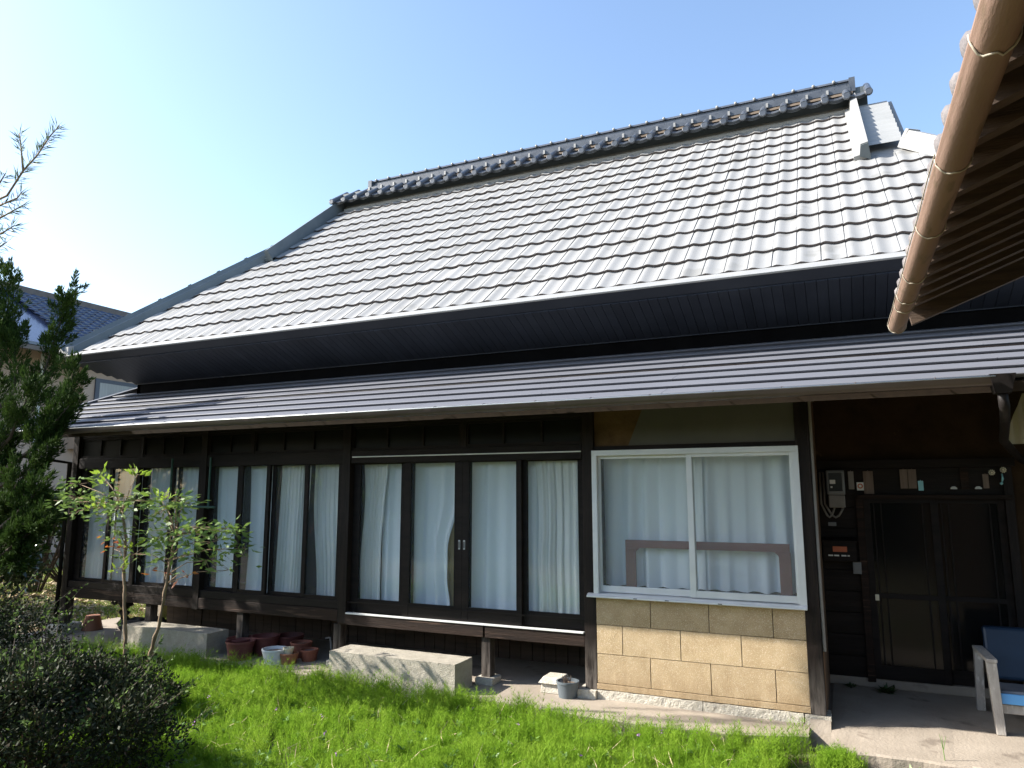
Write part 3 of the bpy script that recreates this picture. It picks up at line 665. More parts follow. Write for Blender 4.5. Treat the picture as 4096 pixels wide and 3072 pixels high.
# ---- entrance
EY = 1.25
ew = MB(); ew.box(-.24, 3.2, EY, EY + .06, 1.90, 2.75); obj('entrance_upper_wall', ew, 'plaster', house)
B('entrance_lintel', -.2, 1.29, EY - .06, EY, 1.83, 1.90)
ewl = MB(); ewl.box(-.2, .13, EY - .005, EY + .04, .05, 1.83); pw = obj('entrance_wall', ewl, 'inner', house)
z = .07
while z < 1.45: B('wall_plank', -.195, .105, EY - .022, EY - .005, z, z + .172, 'woodh', pw, .003); z += .178
B('wall_plank', -.195, .13, EY - .018, EY - .005, z, 1.83, 'woodh', pw, .003)
B('lintel_board', .13, 1.25, EY - .02, EY + .02, 1.60, 1.83, 'woodh')
B('door_head', .12, 1.25, EY - .07, EY, 1.565, 1.60, 'beam')
B('door_post', .105, .165, EY - .05, EY + .02, .05, 1.60, 'beam')
B('door_post', 1.20, 1.265, EY - .05, EY + .02, 0, 1.83, 'wood')
B('side_wall', -.205, -.19, .09, EY, .03, 2.55, 'woodbrown')
B('threshold', -.2, 1.5, EY - .03, EY + .1, .0, .075, 'conc', bev=.01)
B('entrance_ceiling', -.2, 3.2, .05, EY, 2.55, 2.58, 'woodh')
rw = MB(); rw.box(1.265, 3.1, EY - .02, EY + .04, .0, 1.90); obj('right_wall', rw, 'plaster', house)
# sliding doors of the entrance
def edoor(x0, x1, yo):
    m_ = MB(); m_.box(x0, x0 + .05, yo, yo + .03, .078, 1.565); m_.box(x1 - .05, x1, yo, yo + .03, .078, 1.565)
    m_.box(x0 + .05, x1 - .05, yo + .001, yo + .029, .078, .19); m_.box(x0 + .05, x1 - .05, yo + .001, yo + .029, .735, .775); m_.box(x0 + .05, x1 - .05, yo + .001, yo + .029, 1.53, 1.565)
    o = obj('sliding_door', m_, 'woodh', house, bevel=.002)
    p = MB(); p.box(x0 + .048, x1 - .048, yo + .013, yo + .016, .775, 1.53); obj('pane', p, 'dglass', o)
    p = MB(); p.box(x0 + .048, x1 - .048, yo + .013, yo + .016, .19, .735); obj('pane', p, 'dglass', o)
    for t in (.14, .24, .8):
        xx = x0 + t * (x1 - x0); B('muntin', xx - .006, xx + .006, yo + .004, yo + .012, .19, .735, 'woodh', o, 0)
        if t < .5 or 1: B('muntin', xx - .005, xx + .005, yo + .004, yo + .012, .775, 1.53, 'woodh', o, 0)
    return o
edoor(.166, .72, EY - .04); edoor(.68, 1.20, EY - .005)
ib = MB(); ib.box(.1, 3., 2.0, 2.05, 0, 2.6); obj('hallway_wall', ib, 'inner', house)
hb = MB(); hb.poly([(.1, 1.3, .05), (3, 1.3, .05), (3, 2, .05), (.1, 2, .05)]); obj('hallway_floor', hb, 'conc', house)

# ------------------------------------------------------------------ curtains (each hangs on its own)
def curtain(x0, x1, z0, z1, y, folds, amp, m, label, seed=0, left=None, right=None, group=None):
    nu = max(30, int(folds * 12)); nv = 26; r = random.Random(seed)
    ph = [r.uniform(0, 6.3) for _ in range(4)]; V = []
    for j in range(nv + 1):
        v = j / nv
        a = x0 + (left(v) if left else 0); b = x1 + (right(v) if right else 0)
        for i in range(nu + 1):
            u = i / nu; uu = u + .012 * math.sin(5 * u + ph[0])
            wv = math.sin(uu * folds * 6.283 + ph[1] + .35 * math.sin(3 * v + ph[3])) + (.45 if m == 'sheer' else .15) * math.sin(uu * folds * 2.31 * 6.283 + ph[2] + v)
            dy = amp * wv * (.45 + .55 * v) * (.75 + .5 * math.sin(u * 7 + ph[3]))
            V.append((a + (b - a) * u + .25 * amp * math.sin(uu * folds * 6.283 * 1.0 + ph[0]), y + dy, z1 + (z0 - z1) * v + .006 * math.sin(u * folds * 6 + ph[2]) * v))
    F = [(j * (nu + 1) + i, j * (nu + 1) + i + 1, (j + 1) * (nu + 1) + i + 1, (j + 1) * (nu + 1) + i) for j in range(nv) for i in range(nu)]
    o = npobj('curtain', V, F, m, smooth=True)
    return tag(o, label, 'curtain', group)
sm = lambda a, b, t: (lambda s: s * s * (3 - 2 * s))(min(1, max(0, (t - a) / (b - a))))
CZ0, CZ1 = .60, 1.93
names = ['first', 'second', 'third', 'fourth', 'fifth', 'sixth', 'seventh', 'eighth']
cur = [(-8.31, -7.86, 4, .016, 'curtain'), (-7.81, -7.38, 5, .015, 'curtain'), (-7.28, -6.86, 4, .016, 'curtain'), (-6.79, -6.39, 5, .014, 'curtain'),
       (-6.24, -5.86, 4, .018, 'curtain'), (-5.78, -5.42, 3, .014, 'curtain'), (-5.365, -4.955, 8, .017, 'sheer'), (-4.905, -4.50, 7, .016, 'sheer')]
for i, (a, b, fo_, am, mm) in enumerate(cur):
    lf = rt = None
    if i == 6: lf = lambda v: .03 * (1 - v) ; rt = lambda v: -.02 * v
    if i == 7: lf = lambda v: .085 * sm(.25, 1, v)
    if i == 5: lf = lambda v: .02 * math.sin(3 * v)
    if i == 4: lf = lambda v: .05 * sm(.2, .9, v) ; rt = lambda v: .0
    lab = f'pale {"sheer pleated" if mm == "sheer" else "blue-white"} curtain behind the {names[i]} glass door from the left corner post'
    curtain(a, b, CZ0, CZ1, .125, fo_, am, mm, lab, 11 + i, lf, rt, 'verandah curtains')
curtain(-4.29, -4.055, .59, CZ1, .120, 6, .016, 'sheer', 'gathered sheer curtain at the left of the first door above the white track', 31, lambda v: .02 * math.sin(6 * v) - .01, lambda v: .05 * (1 - v) - .03 * math.sin(3.1 * v) - .02 * v, 'verandah curtains')
curtain(-4.10, -3.78, .59, CZ1, .165, 2.2, .014, 'curtain', 'smooth blue-white drape at the right of the first door above the white track', 32, None, None, 'verandah curtains')
curtain(-3.70, -3.235, .59, CZ1, .130, 3.2, .022, 'curtain', 'blue-white drape pulled aside in a curve beside the finger pulls', 33, None, lambda v: .02 - .12 * sm(.25, .62, v) + .035 * sm(.8, 1, v), 'verandah curtains')
curtain(-3.42, -3.235, .59, 1.62, .20, 2, .010, 'lining', 'yellow-brown curtain lining showing where the drape is pulled aside', 34, None, lambda v: -.01 - .07 * sm(0, .35, 1 - v), 'verandah curtains')
curtain(-3.09, -2.57, .59, CZ1, .125, 3.0, .020, 'curtain', 'broad smooth blue-white drape right of the finger pulls', 35, None, None, 'verandah curtains')
curtain(-2.47, -2.05, .59, CZ1, .118, 5.5, .024, 'sheer', 'loose sheer curtain with a torn fold in the door nearest the window', 36, lambda v: .03 * math.sin(4 * v) + .05 * sm(.6, 1, v), lambda v: .03 - .0 * v, 'verandah curtains')
curtain(-2.55, -2.35, .59, CZ1, .17, 2, .012, 'curtain', 'narrow grey-blue drape behind the torn sheer curtain', 37, None, None, 'verandah curtains')
curtain(-1.86, -1.02, .855, 1.94, .20, 5.5, .032, 'curtain', 'pale curtain behind the left pane of the aluminium window', 41, None, None, 'window curtains')
curtain(-1.13, -.30, .855, 1.94, .22, 5.5, .032, 'curtain', 'pale curtain behind the right pane of the aluminium window', 42, lambda v: .03 * (1 - v), None, 'window curtains')
# brown frame leaning inside the window
bf = MB(); bf.box(-1.66, -.385, .12, .145, 1.172, 1.235); bf.box(-1.66, -1.575, .12, .145, .855, 1.172); bf.box(-.465, -.38, .12, .145, .855, 1.172)
for sx, xx in ((1, -1.575), (-1, -.465)): bf.add([(xx, .121, 1.172), (xx + sx * .03, .121, 1.172), (xx, .121, 1.14), (xx, .144, 1.172), (xx + sx * .03, .144, 1.172), (xx, .144, 1.14)], [(0, 1, 2), (3, 5, 4), (1, 4, 5, 2), (0, 3, 4, 1)])
M['redbrown'] = mat('red_brown_lacquer', (.13, .042, .033), (.17, .058, .046), 6, (.4, 3, 3), rough=.5)
tag(obj('wooden_frame', bf, 'redbrown', bevel=.003), 'open red-brown wooden frame leaning behind the window glass', 'frame')
# green pole across the left doors
gp = MB(); gp.tube([(-6.9, -.05, 1.475), (-6.1, -.052, 1.47)], .012, 8); gp.tube([(-6.9, -.05, 1.475), (-6.88, .0, 1.475)], .006, 6); gp.tube([(-6.12, -.05, 1.472), (-6.12, -.02, 1.472)], .006, 6)
gp.box(-6.79, -6.775, -.045, -.03, 1.45, 2.0); gp.box(-6.21, -6.195, -.045, -.03, 1.45, 2.0)
tag(obj('drying_pole', gp, 'rope', smooth=False), 'dark green drying pole hung across the left glass doors', 'pole')

# ------------------------------------------------------------------ things at the entrance
mt_ = thing('electricity_meter', (-.045, EY - .02, 1.49), 'grey electricity meter box on the dark wall left of the entrance door', 'meter')
m_ = MB(); m_.box(-.118, .03, EY - .12, EY - .02, 1.60, 1.815); obj('case', m_, 'meter', mt_, bevel=.012)
m_ = MB(); m_.box(-.108, .024, EY - .11, EY - .02, 1.49, 1.598); obj('terminal_cover', m_, 'conduit', mt_, bevel=.008)
m_ = MB(); m_.box(-.098, .012, EY - .124, EY - .118, 1.63, 1.79); dw = obj('dial_window', m_, 'meterglass', mt_, bevel=.003)
m_ = MB(); m_.box(-.09, -.045, EY - .126, EY - .1235, 1.695, 1.73); obj('counter', m_, 'pale', dw)
m_ = MB(); m_.box(-.085, -.07, EY - .126, EY - .1235, 1.66, 1.675); obj('dial', m_, 'pale', dw)
for x_, dx in ((-.065, -.115), (.005, -.06)):
    m_ = MB(); pts = [(x_, EY - .06, 1.49)] + [(x_ + (-.155 - x_) * t if dx < -.1 else x_ + (-.125 - x_) * t, EY - .06, 1.49 - .085 * math.sin(math.pi * t) - .0 * t) for t in (.15, .3, .5, .7, .85)] + [(-.17 if dx < -.1 else -.14, EY - .05, 1.52), (-.17 if dx < -.1 else -.14, EY - .05, 1.8)]
    m_.tube(pts, .009, 8); obj('cable', m_, 'conduit', mt_, smooth=True)
m_ = MB(); m_.tube([(-.182, -.005, 2.3), (-.182, -.005, 1.0), (-.18, .0, .5)], .012, 8); m_.box(-.215, -.15, -.03, .03, 2.30, 2.42)
tag(obj('conduit_pipe', m_, 'conduit'), 'brown conduit pipe running up beside the corner post', 'conduit')
mb_ = thing('letter_box', (-.04, EY - .02, 1.03), 'dark brown letter box with an orange label under the meter', 'letter box')
m_ = MB(); m_.box(-.178, .085, EY - .12, EY - .022, 1.035, 1.20); m_.xprism([(EY - .135, 1.20), (EY - .135, 1.212), (EY - .02, 1.24), (EY - .02, 1.20)], -.19, .097); obj('box', m_, 'woodh', mb_, bevel=.003)
m_ = MB(); m_.box(-.10, .012, EY - .124, EY - .1205, 1.115, 1.16); obj('label_plate', m_, 'orange', mb_)
for a, b in ((-.138, -.10), (-.092, -.053), (-.035, .004), (.012, .03)):
    m_ = MB(); m_.box(a, b, EY - .124, EY - .1205, 1.078, 1.09); obj('name_strip', m_, 'pale', mb_)
m_ = MB(); m_.box(-.155, .055, EY - .1225, EY - .1203, 1.074, 1.094); obj('slot', m_, 'inner', mb_)
m_ = MB(); m_.box(.05, .115, EY - .07, EY - .02, .93, 1.03); m_.box(.06, .105, EY - .074, EY - .07, .95, 1.01)
tag(obj('doorbell_box', m_, 'meter', bevel=.004), 'small dark box on the wall below the letter box', 'box')
m_ = MB(); m_.box(-.125, -.06, EY - .03, EY - .0225, 1.33, 1.362)
tag(obj('name_plate', m_, 'meter', bevel=.002), 'small grey plate on the plank wall under the meter cables', 'plate')
def zx(x): return .159 + (x - 640) * .000995
def zy(y): return 1.59 + (900 - y) * .00116
pq = [(540, 585, 715, 850, 'conduit', 'narrow grey-green tablet above the door beside the meter'), (660, 738, 715, 885, 'plaque', 'large wooden tablet hung over the left end of the door head'),
      (945, 1003, 705, 845, 'plaque', 'left one of the wooden tablet pair above the door'), (1007, 1070, 705, 845, 'plaque', 'right one of the wooden tablet pair above the door'),
      (1078, 1117, 790, 860, 'cyan', 'pale blue tag above the entrance door'), (1390, 1450, 695, 850, 'beam', 'dark wooden tablet above the right half of the door'), (1548, 1590, 745, 845, 'plaque', 'small tan wooden tablet near the right door post')]
for a, b, t, bo, mm, lab in pq:
    m_ = MB(); m_.box(zx(a), zx(b), EY - .035, EY - .022, zy(bo), zy(t)); m_.tube([((zx(a) + zx(b)) / 2, EY - .03, zy(t) - .002), ((zx(a) + zx(b)) / 2, EY - .03, zy(t) + .008)], .003, 6)
    tag(obj('wooden_tablet' if mm != 'cyan' else 'paper_tag', m_, mm, bevel=.002), lab, 'tablet' if mm != 'cyan' else 'tag', 'tablets above the entrance door')
stk = thing('round_sticker', (zx(632), EY - .03, zy(858)), 'square pale plate with a round seal above the door', 'plate')
m_ = MB(); m_.box(zx(605), zx(660), EY - .03, EY - .0225, zy(858), zy(798)); obj('plate', m_, 'pale', stk)
m_ = MB(); m_.lathe([(.012, 0), (.018, .002), (.022, 0)], (0, 0, 0), 20); me = MB(); me.v = [(x + zx(632), EY - .0305 - z, y + zy(826)) for x, y, z in m_.v]; me.f = m_.f; obj('ring', me, 'orange', stk)
for (cx, cy, lab) in ((1335, 835, 'white scallop shell on the door head'), (1510, 830, 'dull white shell on the door head')):
    m_ = MB(); k = 9
    pts = [(zx(cx), EY - .06, zy(850))]
    for i in range(k): 
        t = math.pi * i / (k - 1); r_ = .024 * (1 + .08 * (i % 2)); pts.append((zx(cx) + r_ * math.cos(t), EY - .052 + .006 * math.sin(t), zy(850) + r_ * .9 * math.sin(t)))
    m_.add(pts + [(p[0], p[1] + .012, p[2]) for p in pts], [(0, i + 1, i + 2) for i in range(k - 1)] + [(k + 1, k + i + 3, k + i + 2) for i in range(k - 1)] + [(i + 1, k + i + 2, k + i + 3, i + 2) for i in range(k - 1)])
    tag(obj('shell', m_, 'pale'), lab, 'shell')
for (cx, cy, lab) in ((1610, 735, 'pale round rosette hung left of the door post'), (1690, 718, 'cream round rosette on top of the door post')):
    m_ = MB(); k = 10; c_ = Vector((zx(cx), EY - .07, zy(cy)))
    m_.lathe([(.0, .004), (.006, .004), (.008, 0)], (0, 0, 0), 10); m_.v = [(x + c_.x, c_.y - z, y + c_.z) for x, y, z in m_.v]
    for i in range(k):
        t = 6.283 * i / k; d_ = Vector((math.cos(t), 0, math.sin(t))); s_ = Vector((-math.sin(t), 0, math.cos(t)))
        q = [c_ + d_ * .008, c_ + d_ * .018 + s_ * .005 + Vector((0, -.004, 0)), c_ + d_ * .026, c_ + d_ * .018 - s_ * .005 + Vector((0, .002, 0))]
        m_.add(q + [p + Vector((0, .003, 0)) for p in q], [(0, 1, 2, 3), (7, 6, 5, 4), (0, 4, 5, 1), (1, 5, 6, 2), (2, 6, 7, 3), (3, 7, 4, 0)])
    tag(obj('rosette', m_, 'creampot'), lab, 'ornament')
m_ = MB(); m_.tube([(zx(1678), EY - .07, zy(745)), (zx(1680), EY - .075, zy(780)), (zx(1672), EY - .075, zy(805))], [.007, .009, .005], 8); m_.lathe([(.0, -.012), (.012, -.005), (.013, .005), (0, .012)], (zx(1668), EY - .075, zy(812)), 10)
tag(obj('hanging_charm', m_, 'cyan', smooth=True), 'pale charm hanging on the right door post', 'charm')
m_ = MB(); m_.box(.205, .235, EY - .046, EY - .0405, .715, .765)
tag(obj('door_tag', m_, 'creampot', bevel=.002), 'pale square tag stuck on the left end of the door rail', 'tag')
# corrugated sheet on the right
cs = MB(); pts = []; n_ = 32
for i in range(n_ + 1):
    t = i / n_; x = 1.13 + .55 * t; yy = .66 + .012 * math.sin(t * 8 * 6.283)
    zt = min(2.36, 2.0 + .36 * (x - 1.13) / .155); pts += [(x, yy, 1.98), (x, yy, zt)]
cs.add(pts, [(2 * i, 2 * i + 1, 2 * i + 3, 2 * i + 2) for i in range(n_)])
tag(obj('corrugated_sheet', cs, 'corr', smooth=True), 'pale corrugated sheet under the eaves at the right edge', 'sheet')
# low bench chair
ch = thing('bench_chair', (1.4, .5, 0), 'low bench chair with blue vinyl back and grey wooden arms by the entrance', 'chair')
def cbox(nm, pts8, m, par, bev=.004):
    m_ = MB(); m_.add(pts8, [(0, 1, 2, 3), (4, 7, 6, 5), (0, 4, 5, 1), (1, 5, 6, 2), (2, 6, 7, 3), (3, 7, 4, 0)]); return obj(nm, m_, m, par, bevel=bev)
for x in (.83, 1.93):
    cbox('front_leg', [(x + .025, .24, 0), (x + .08, .24, 0), (x + .08, .30, 0), (x + .025, .30, 0), (x, .225, .47), (x + .06, .225, .47), (x + .06, .285, .47), (x, .285, .47)], 'greywood', ch)
    cbox('arm_rest', [(x - .004, .215, .472), (x + .064, .215, .472), (x + .064, .80, .455), (x - .004, .80, .455), (x - .004, .215, .497), (x + .064, .215, .497), (x + .064, .80, .48), (x - .004, .80, .48)], 'greywood', ch)
    cbox('rear_leg', [(x, .84, 0), (x + .055, .84, 0), (x + .055, .90, 0), (x, .90, 0), (x, .74, .46), (x + .055, .74, .46), (x + .055, .80, .46), (x, .80, .46)], 'greywood', ch)
cbox('backrest', [(.90, .70, .27), (1.93, .70, .27), (1.93, .77, .25), (.90, .77, .25), (.90, .78, .625), (1.93, .78, .625), (1.93, .85, .625), (.90, .85, .625)], 'blue', ch, .02)
cbox('seat', [(.90, .275, .215), (1.93, .275, .215), (1.93, .72, .16), (.90, .72, .16), (.90, .28, .285), (1.93, .28, .285), (1.93, .72, .245), (.90, .72, .245)], 'seatgrey', ch, .015)
cbox('seat_edge', [(.902, .262, .20), (1.928, .262, .20), (1.928, .274, .20), (.902, .274, .20), (.902, .262, .268), (1.928, .262, .268), (1.928, .274, .268), (.902, .274, .268)], 'blue_edge', ch, .005)
cbox('rail', [(.89, .30, .13), (1.93, .30, .13), (1.93, .33, .13), (.89, .33, .13), (.89, .30, .19), (1.93, .30, .19), (1.93, .33, .19), (.89, .33, .19)], 'greywood', ch)

# ------------------------------------------------------------------ stepping stones, blocks, pots
tag(obj('stepping_stone', rough_block(-4.235, -2.965, -.405, -.10, -.14, .232, .03, .0022), 'step', bevel=0), 'sunlit pale granite step in front of the four wide glass doors', 'step', 'granite steps')
tag(obj('stepping_stone', rough_block(-7.10, -5.87, -.26, .02, -.14, .225, .03, .0022), 'step'), 'shaded granite step in front of the left glass doors', 'step', 'granite steps')
bk = thing('concrete_block', (-2.26, .03, 0), 'pale flat-topped concrete block behind the slate flower pot', 'block')
def taper(x0, x1, y0, y1, z0, z1, ins): 
    m_ = MB(); m_.add([(x0, y0, z0), (x1, y0, z0), (x1, y1, z0), (x0, y1, z0), (x0 + ins, y0 + ins, z1), (x1 - ins, y0 + ins, z1), (x1 - ins, y1 - ins, z1), (x0 + ins, y1 - ins, z1)], [(0, 1, 5, 4), (1, 2, 6, 5), (2, 3, 7, 6), (3, 0, 4, 7), (4, 5, 6, 7), (3, 2, 1, 0)]); return m_
obj('base', taper(-2.355, -2.16, -.06, .14, 0, .075, .008), 'granite', bk, bevel=.006)
obj('cap', taper(-2.37, -2.15, -.075, .155, .077, .125, .035), 'granite', bk, bevel=.005)
def pot(x, y, r, h, m, label, z=0, inner=None, rimh=.02, upside=False, ang=0, taper_=.74, grp='flower pots under the verandah'):
    t = thing('flower_pot', (x, y, z), label, 'flower pot', grp)
    rb_ = r * taper_; k = .006
    pr = [(0, 0), (rb_, 0), (r * .93, h - rimh - .012), (r * .95, h - rimh), (r, h - rimh + .004), (r, h), (r - .012, h), (r * .90, h - rimh), (rb_ * .96, .03), (0, .03)]
    m_ = MB(); m_.lathe(pr, (0, 0, 0), 30)
    if upside: m_.v = [(a, b, h - c) for a, b, c in m_.v]
    m_.v = [(a + x, b + y, c + z) for a, b, c in m_.v]
    o = obj('body', m_, m, t, smooth=True)
    b = o.modifiers.new('es', 'EDGE_SPLIT'); b.split_angle = R(35)
    if inner and not upside:
        m_ = MB(); m_.disc((x, y, z + h * .8), r * .86, 24); obj('soil', m_, inner, t)
    return t
pot(-5.66, -.02, .135, .165, 'redpot', 'dark red flower pot tucked behind another beside the shaded step')
pot(-5.52, -.16, .142, .175, 'redpot', 'dark red flower pot nearest the shaded step')
pot(-5.44, .10, .14, .185, 'redpot', 'tall dark red pot behind the white pot')
pot(-5.33, .33, .148, .16, 'redpot', 'wide dark red pot farthest back under the verandah')
pot(-5.085, -.155, .122, .135, 'whitepot', 'white flower pot at the grass edge', inner='soil')
pot(-5.03, .16, .11, .145, 'terra', 'brown pot behind the small cream pot', inner='soil')
pot(-4.945, -.115, .092, .10, 'terra2', 'orange-brown pot carrying a small cream pot', inner='soil')
pot(-4.955, -.115, .052, .062, 'creampot', 'small cream pot standing in the orange-brown pot', z=.085)
t_ = pot(-4.845, .06, .091, .11, 'terra', 'reddish pot with a grey dish nearest the sunlit step', inner='meter')
pot(-2.105, -.085, .093, .125, 'greypot', 'slate grey flower pot with dry stubble beside the stone wall', inner='soil', taper_=.78)
pot(-8.30, .27, .118, .165, 'terra2', 'terracotta pot turned upside down beside the corner post', upside=True, taper_=.66)
stb = MB()
for i in range(16):
    a = random.uniform(0, 6.28); r_ = random.uniform(0, .035); stb.tube([(-2.115 + r_ * math.cos(a), -.085 + r_ * math.sin(a), .095), (-2.115 + r_ * 1.5 * math.cos(a), -.085 + r_ * 1.5 * math.sin(a), .13 + random.uniform(0, .03))], .0022, 5)
tag(obj('dry_stubble', stb, 'bark'), 'dry plant stubble in the slate grey flower pot', 'dry plant')
# stick behind pots
sk = MB(); sk.tube([(-5.0, .5, .12), (-4.88, .42, .15), (-4.72, .25, .03)], [.008, .009, .007], 6); tag(obj('bent_stick', sk, 'greywood'), 'bent pale stick lying behind the flower pots', 'stick')
# dark stone ornament (long neck, holed head) beside the shaded step
orn = thing('stone_ornament', (-7.75, .34, 0), 'dark weathered garden rock shaped like a long-necked animal', 'garden rock')
from mathutils import noise as mnoise
def blob(c, r, n_=14, amp=.2, seed=0):
    m_ = MB(); vs = []
    for i in range(n_ + 1):
        th = math.pi * i / n_
        for j in range(n_ * 2):
            ph = math.pi * j / n_; d_ = Vector((math.sin(th) * math.cos(ph), math.sin(th) * math.sin(ph), math.cos(th)))
            k = 1 + amp * mnoise.noise(d_ * 2.2 + Vector((seed, 0, 0))); vs.append((c[0] + d_.x * r[0] * k, c[1] + d_.y * r[1] * k, c[2] + d_.z * r[2] * k))
    return m_.add(vs, [(i * 2 * n_ + j, (i + 1) * 2 * n_ + j, (i + 1) * 2 * n_ + (j + 1) % (2 * n_), i * 2 * n_ + (j + 1) % (2 * n_)) for i in range(n_) for j in range(2 * n_)])
m_ = blob((-7.62, .38, .05), (.30, .13, .11), seed=3, amp=.4); m_.add(*((lambda b: (b.v, b.f))(blob((-7.38, .40, .12), (.14, .09, .07), seed=9, amp=.4)))); obj('body', m_, 'rock', orn)
m_ = MB(); m_.tube([(-7.78, .35, .05), (-7.86, .34, .12), (-7.84, .33, .22), (-7.80, .33, .30), (-7.86, .33, .35), (-7.93, .33, .345)], [.085, .075, .062, .075, .062, .04], 12); obj('neck', m_, 'rock', orn, smooth=True)
m_ = MB(); m_.tube([(-7.97, .33, .33), (-8.02, .33, .305), (-8.06, .33, .32), (-8.05, .33, .36), (-7.98, .33, .385), (-7.91, .33, .36), (-7.97, .33, .33)], [.022, .018, .02, .022, .024, .03, .022], 8); obj('head', m_, 'rock', orn, smooth=True)

# ------------------------------------------------------------------ barn at the right: gutter, eaves, rafters
barn = thing('barn', (1.4, -4, 0), 'tiled outbuilding whose eaves and tan gutter cut across the upper right', 'barn')
GX, GZ_, GR = .358, 2.592, .044; YE = -1.10; YN = -9.0
bgut = obj('gutter', half_gutter('y', (GX, GZ_), GR, YN, YE, .004, 16), 'barn_gutter', barn, smooth=True)
for y in (-3.47, -2.88, -2.24, -1.85, -1.65, -1.12, -4.1, -4.8):
    m_ = MB(); pts = [(GX - GR - .004, y, GZ_ + .012)] + [(GX + (GR + .003) * math.cos(math.pi + math.pi * i / 12), y + .012 * math.sin(math.pi * i / 12) * random.uniform(-1, 1), GZ_ + (GR + .003) * math.sin(math.pi + math.pi * i / 12)) for i in range(13)] + [(GX + GR + .02, y, GZ_ + .07)]
    m_.tube(pts, .0026, 6); obj('gutter_wire', m_, 'wire', bgut, smooth=True)
m_ = MB(); pts = [(GX - GR - .006, y, GZ_ + .008 + .003 * math.sin(y * 9)) for y in np.linspace(-3.5, -1.1, 24)]; m_.tube(pts, .002, 5); obj('gutter_wire', m_, 'wire', bgut)
BS = .4
def bz(x): return 2.665 + BS * (x - .40)
rf_ = MB(); rf_.yprism([(.36, bz(.36) + .06), (3.6, bz(3.6) + .06), (3.6, bz(3.6) + .10), (.36, bz(.36) + .10)], YN, -1.17); broof = obj('roof', rf_, 'kawara', barn)
y = -1.18; i = 0
while y > -8.8:
    wv = .14 + random.uniform(-.02, .02)
    if i < 44:
        m_ = MB(); m_.yprism([(.385, bz(.385) + .045), (3.5, bz(3.5) + .045), (3.5, bz(3.5) + .058), (.385, bz(.385) + .058)], y - .20, y - .004)
    y -= .205; i += 1
bdk = MB(); bdk.yprism([(.375, bz(.375) + .042), (3.6, bz(3.6) + .042), (3.6, bz(3.6) + .058), (.375, bz(.375) + .058)], YN, -1.15); obj('roof_boards', bdk, 'barn_board', barn)
for k, xx in enumerate(np.arange(.40, 1.6, .12)):
    m_ = MB(); m_.yprism([(xx + .003, bz(xx) + .034), (xx + .117, bz(xx + .117) + .034), (xx + .117, bz(xx + .117) + .0415), (xx + .003, bz(xx) + .0415)], YN, -1.155); obj('sheathing_board', m_, 'barn_board', barn)
raf = MB(); raf.add([(0, -.028, -.034), (0, .028, -.034), (0, .028, .033), (0, -.028, .033), (2.6, -.028, -.034 + 2.6 * BS), (2.6, .028, -.034 + 2.6 * BS), (2.6, .028, .033 + 2.6 * BS), (2.6, -.028, .033 + 2.6 * BS)],
    [(0, 1, 2, 3), (4, 7, 6, 5), (0, 4, 5, 1), (1, 5, 6, 2), (2, 6, 7, 3), (3, 7, 4, 0)])
raf_me = mesh_only('rafter', raf, 'barn_wood')
y = -1.36
while y > -8.8: inst('rafter', raf_me, barn, (.425, y + random.uniform(-.006, .006), bz(.425) + random.uniform(-.002, .002)), (0, 0, random.uniform(-.006, .006))); y -= .207
m_ = MB(); m_.add([(.43, -1.19, bz(.43) - .10), (2.9, -1.19, bz(2.9) - .10), (2.9, -1.19, bz(2.9) + .09), (.40, -1.19, bz(.40) + .07), (.43, -1.145, bz(.43) - .10), (2.9, -1.145, bz(2.9) - .10), (2.9, -1.145, bz(2.9) + .09), (.40, -1.145, bz(.40) + .07)],
    [(0, 1, 2, 3), (4, 7, 6, 5), (0, 4, 5, 1), (1, 5, 6, 2), (2, 6, 7, 3), (3, 7, 4, 0)]); obj('barge_board', m_, 'barn_wood', barn)
et = MB(); et.tube([(-.05, 0, -.006), (-.04, 0, -.004), (.0, 0, .0), (.34, 0, .136)], [.026, .040, .043, .042], 12); et_me = mesh_only('eave_tile', et, 'kawara', True)
y = -1.25
while y > -8.8: inst('eave_tile', et_me, broof, (.403, y + random.uniform(-.01, .01), bz(.403) + .085), (0, random.uniform(-.03, .03), random.uniform(-.05, .05))); y -= .195
m_ = MB(); m_.box(1.45, 1.55, -9, -1.5, 0, 3.05); obj('wall', m_, 'plaster', barn)
m_ = MB(); m_.box(1.38, 1.56, -9, -1.35, 2.86, 3.02); obj('wall_beam', m_, 'barn_wood', barn)
for y in (-1.45, -3.4, -5.4): m_ = MB(); m_.box(1.43, 1.56, y - .06, y + .06, 0, 2.9); obj('post', m_, 'barn_wood', barn)

# ------------------------------------------------------------------ neighbouring house
nb = thing('neighbour_house', (-24, 12, 0), 'tan stucco two-storey house with a blue tiled roof behind the conifer', 'house')
m_ = MB(); m_.box(-27.4, -20.9, 3.5, 23, -.1, 5.85); obj('wall', m_, 'nwall', nb)
m_ = MB(); m_.box(-20.9, -20.4, 8.2, 21, 2.9, 5.35); obj('bay', m_, 'nwall', nb)
m_ = MB(); m_.box(-20.9, -20.3, 7.9, 21.3, 5.352, 5.50); obj('bay_roof', m_, 'nridge', nb)
nwn = obj('window', (lambda m: (m.box(-20.41, -20.35, 8.55, 11.6, 3.70, 5.05), m)[1])(MB()), 'nframe', nb)
for a, b in ((8.68, 9.95), (10.15, 11.45)):
    m_ = MB(); m_.box(-20.36, -20.345, a, b, 3.82, 4.93); obj('pane', m_, 'ncurt', nwn)
m_ = MB(); m_.tube([(-20.85, 7.2, 5.6), (-20.85, 7.2, 0)], .05, 8); obj('downpipe', m_, 'pipe', nb)
NSL = (8.08 - 5.72) / 4.2
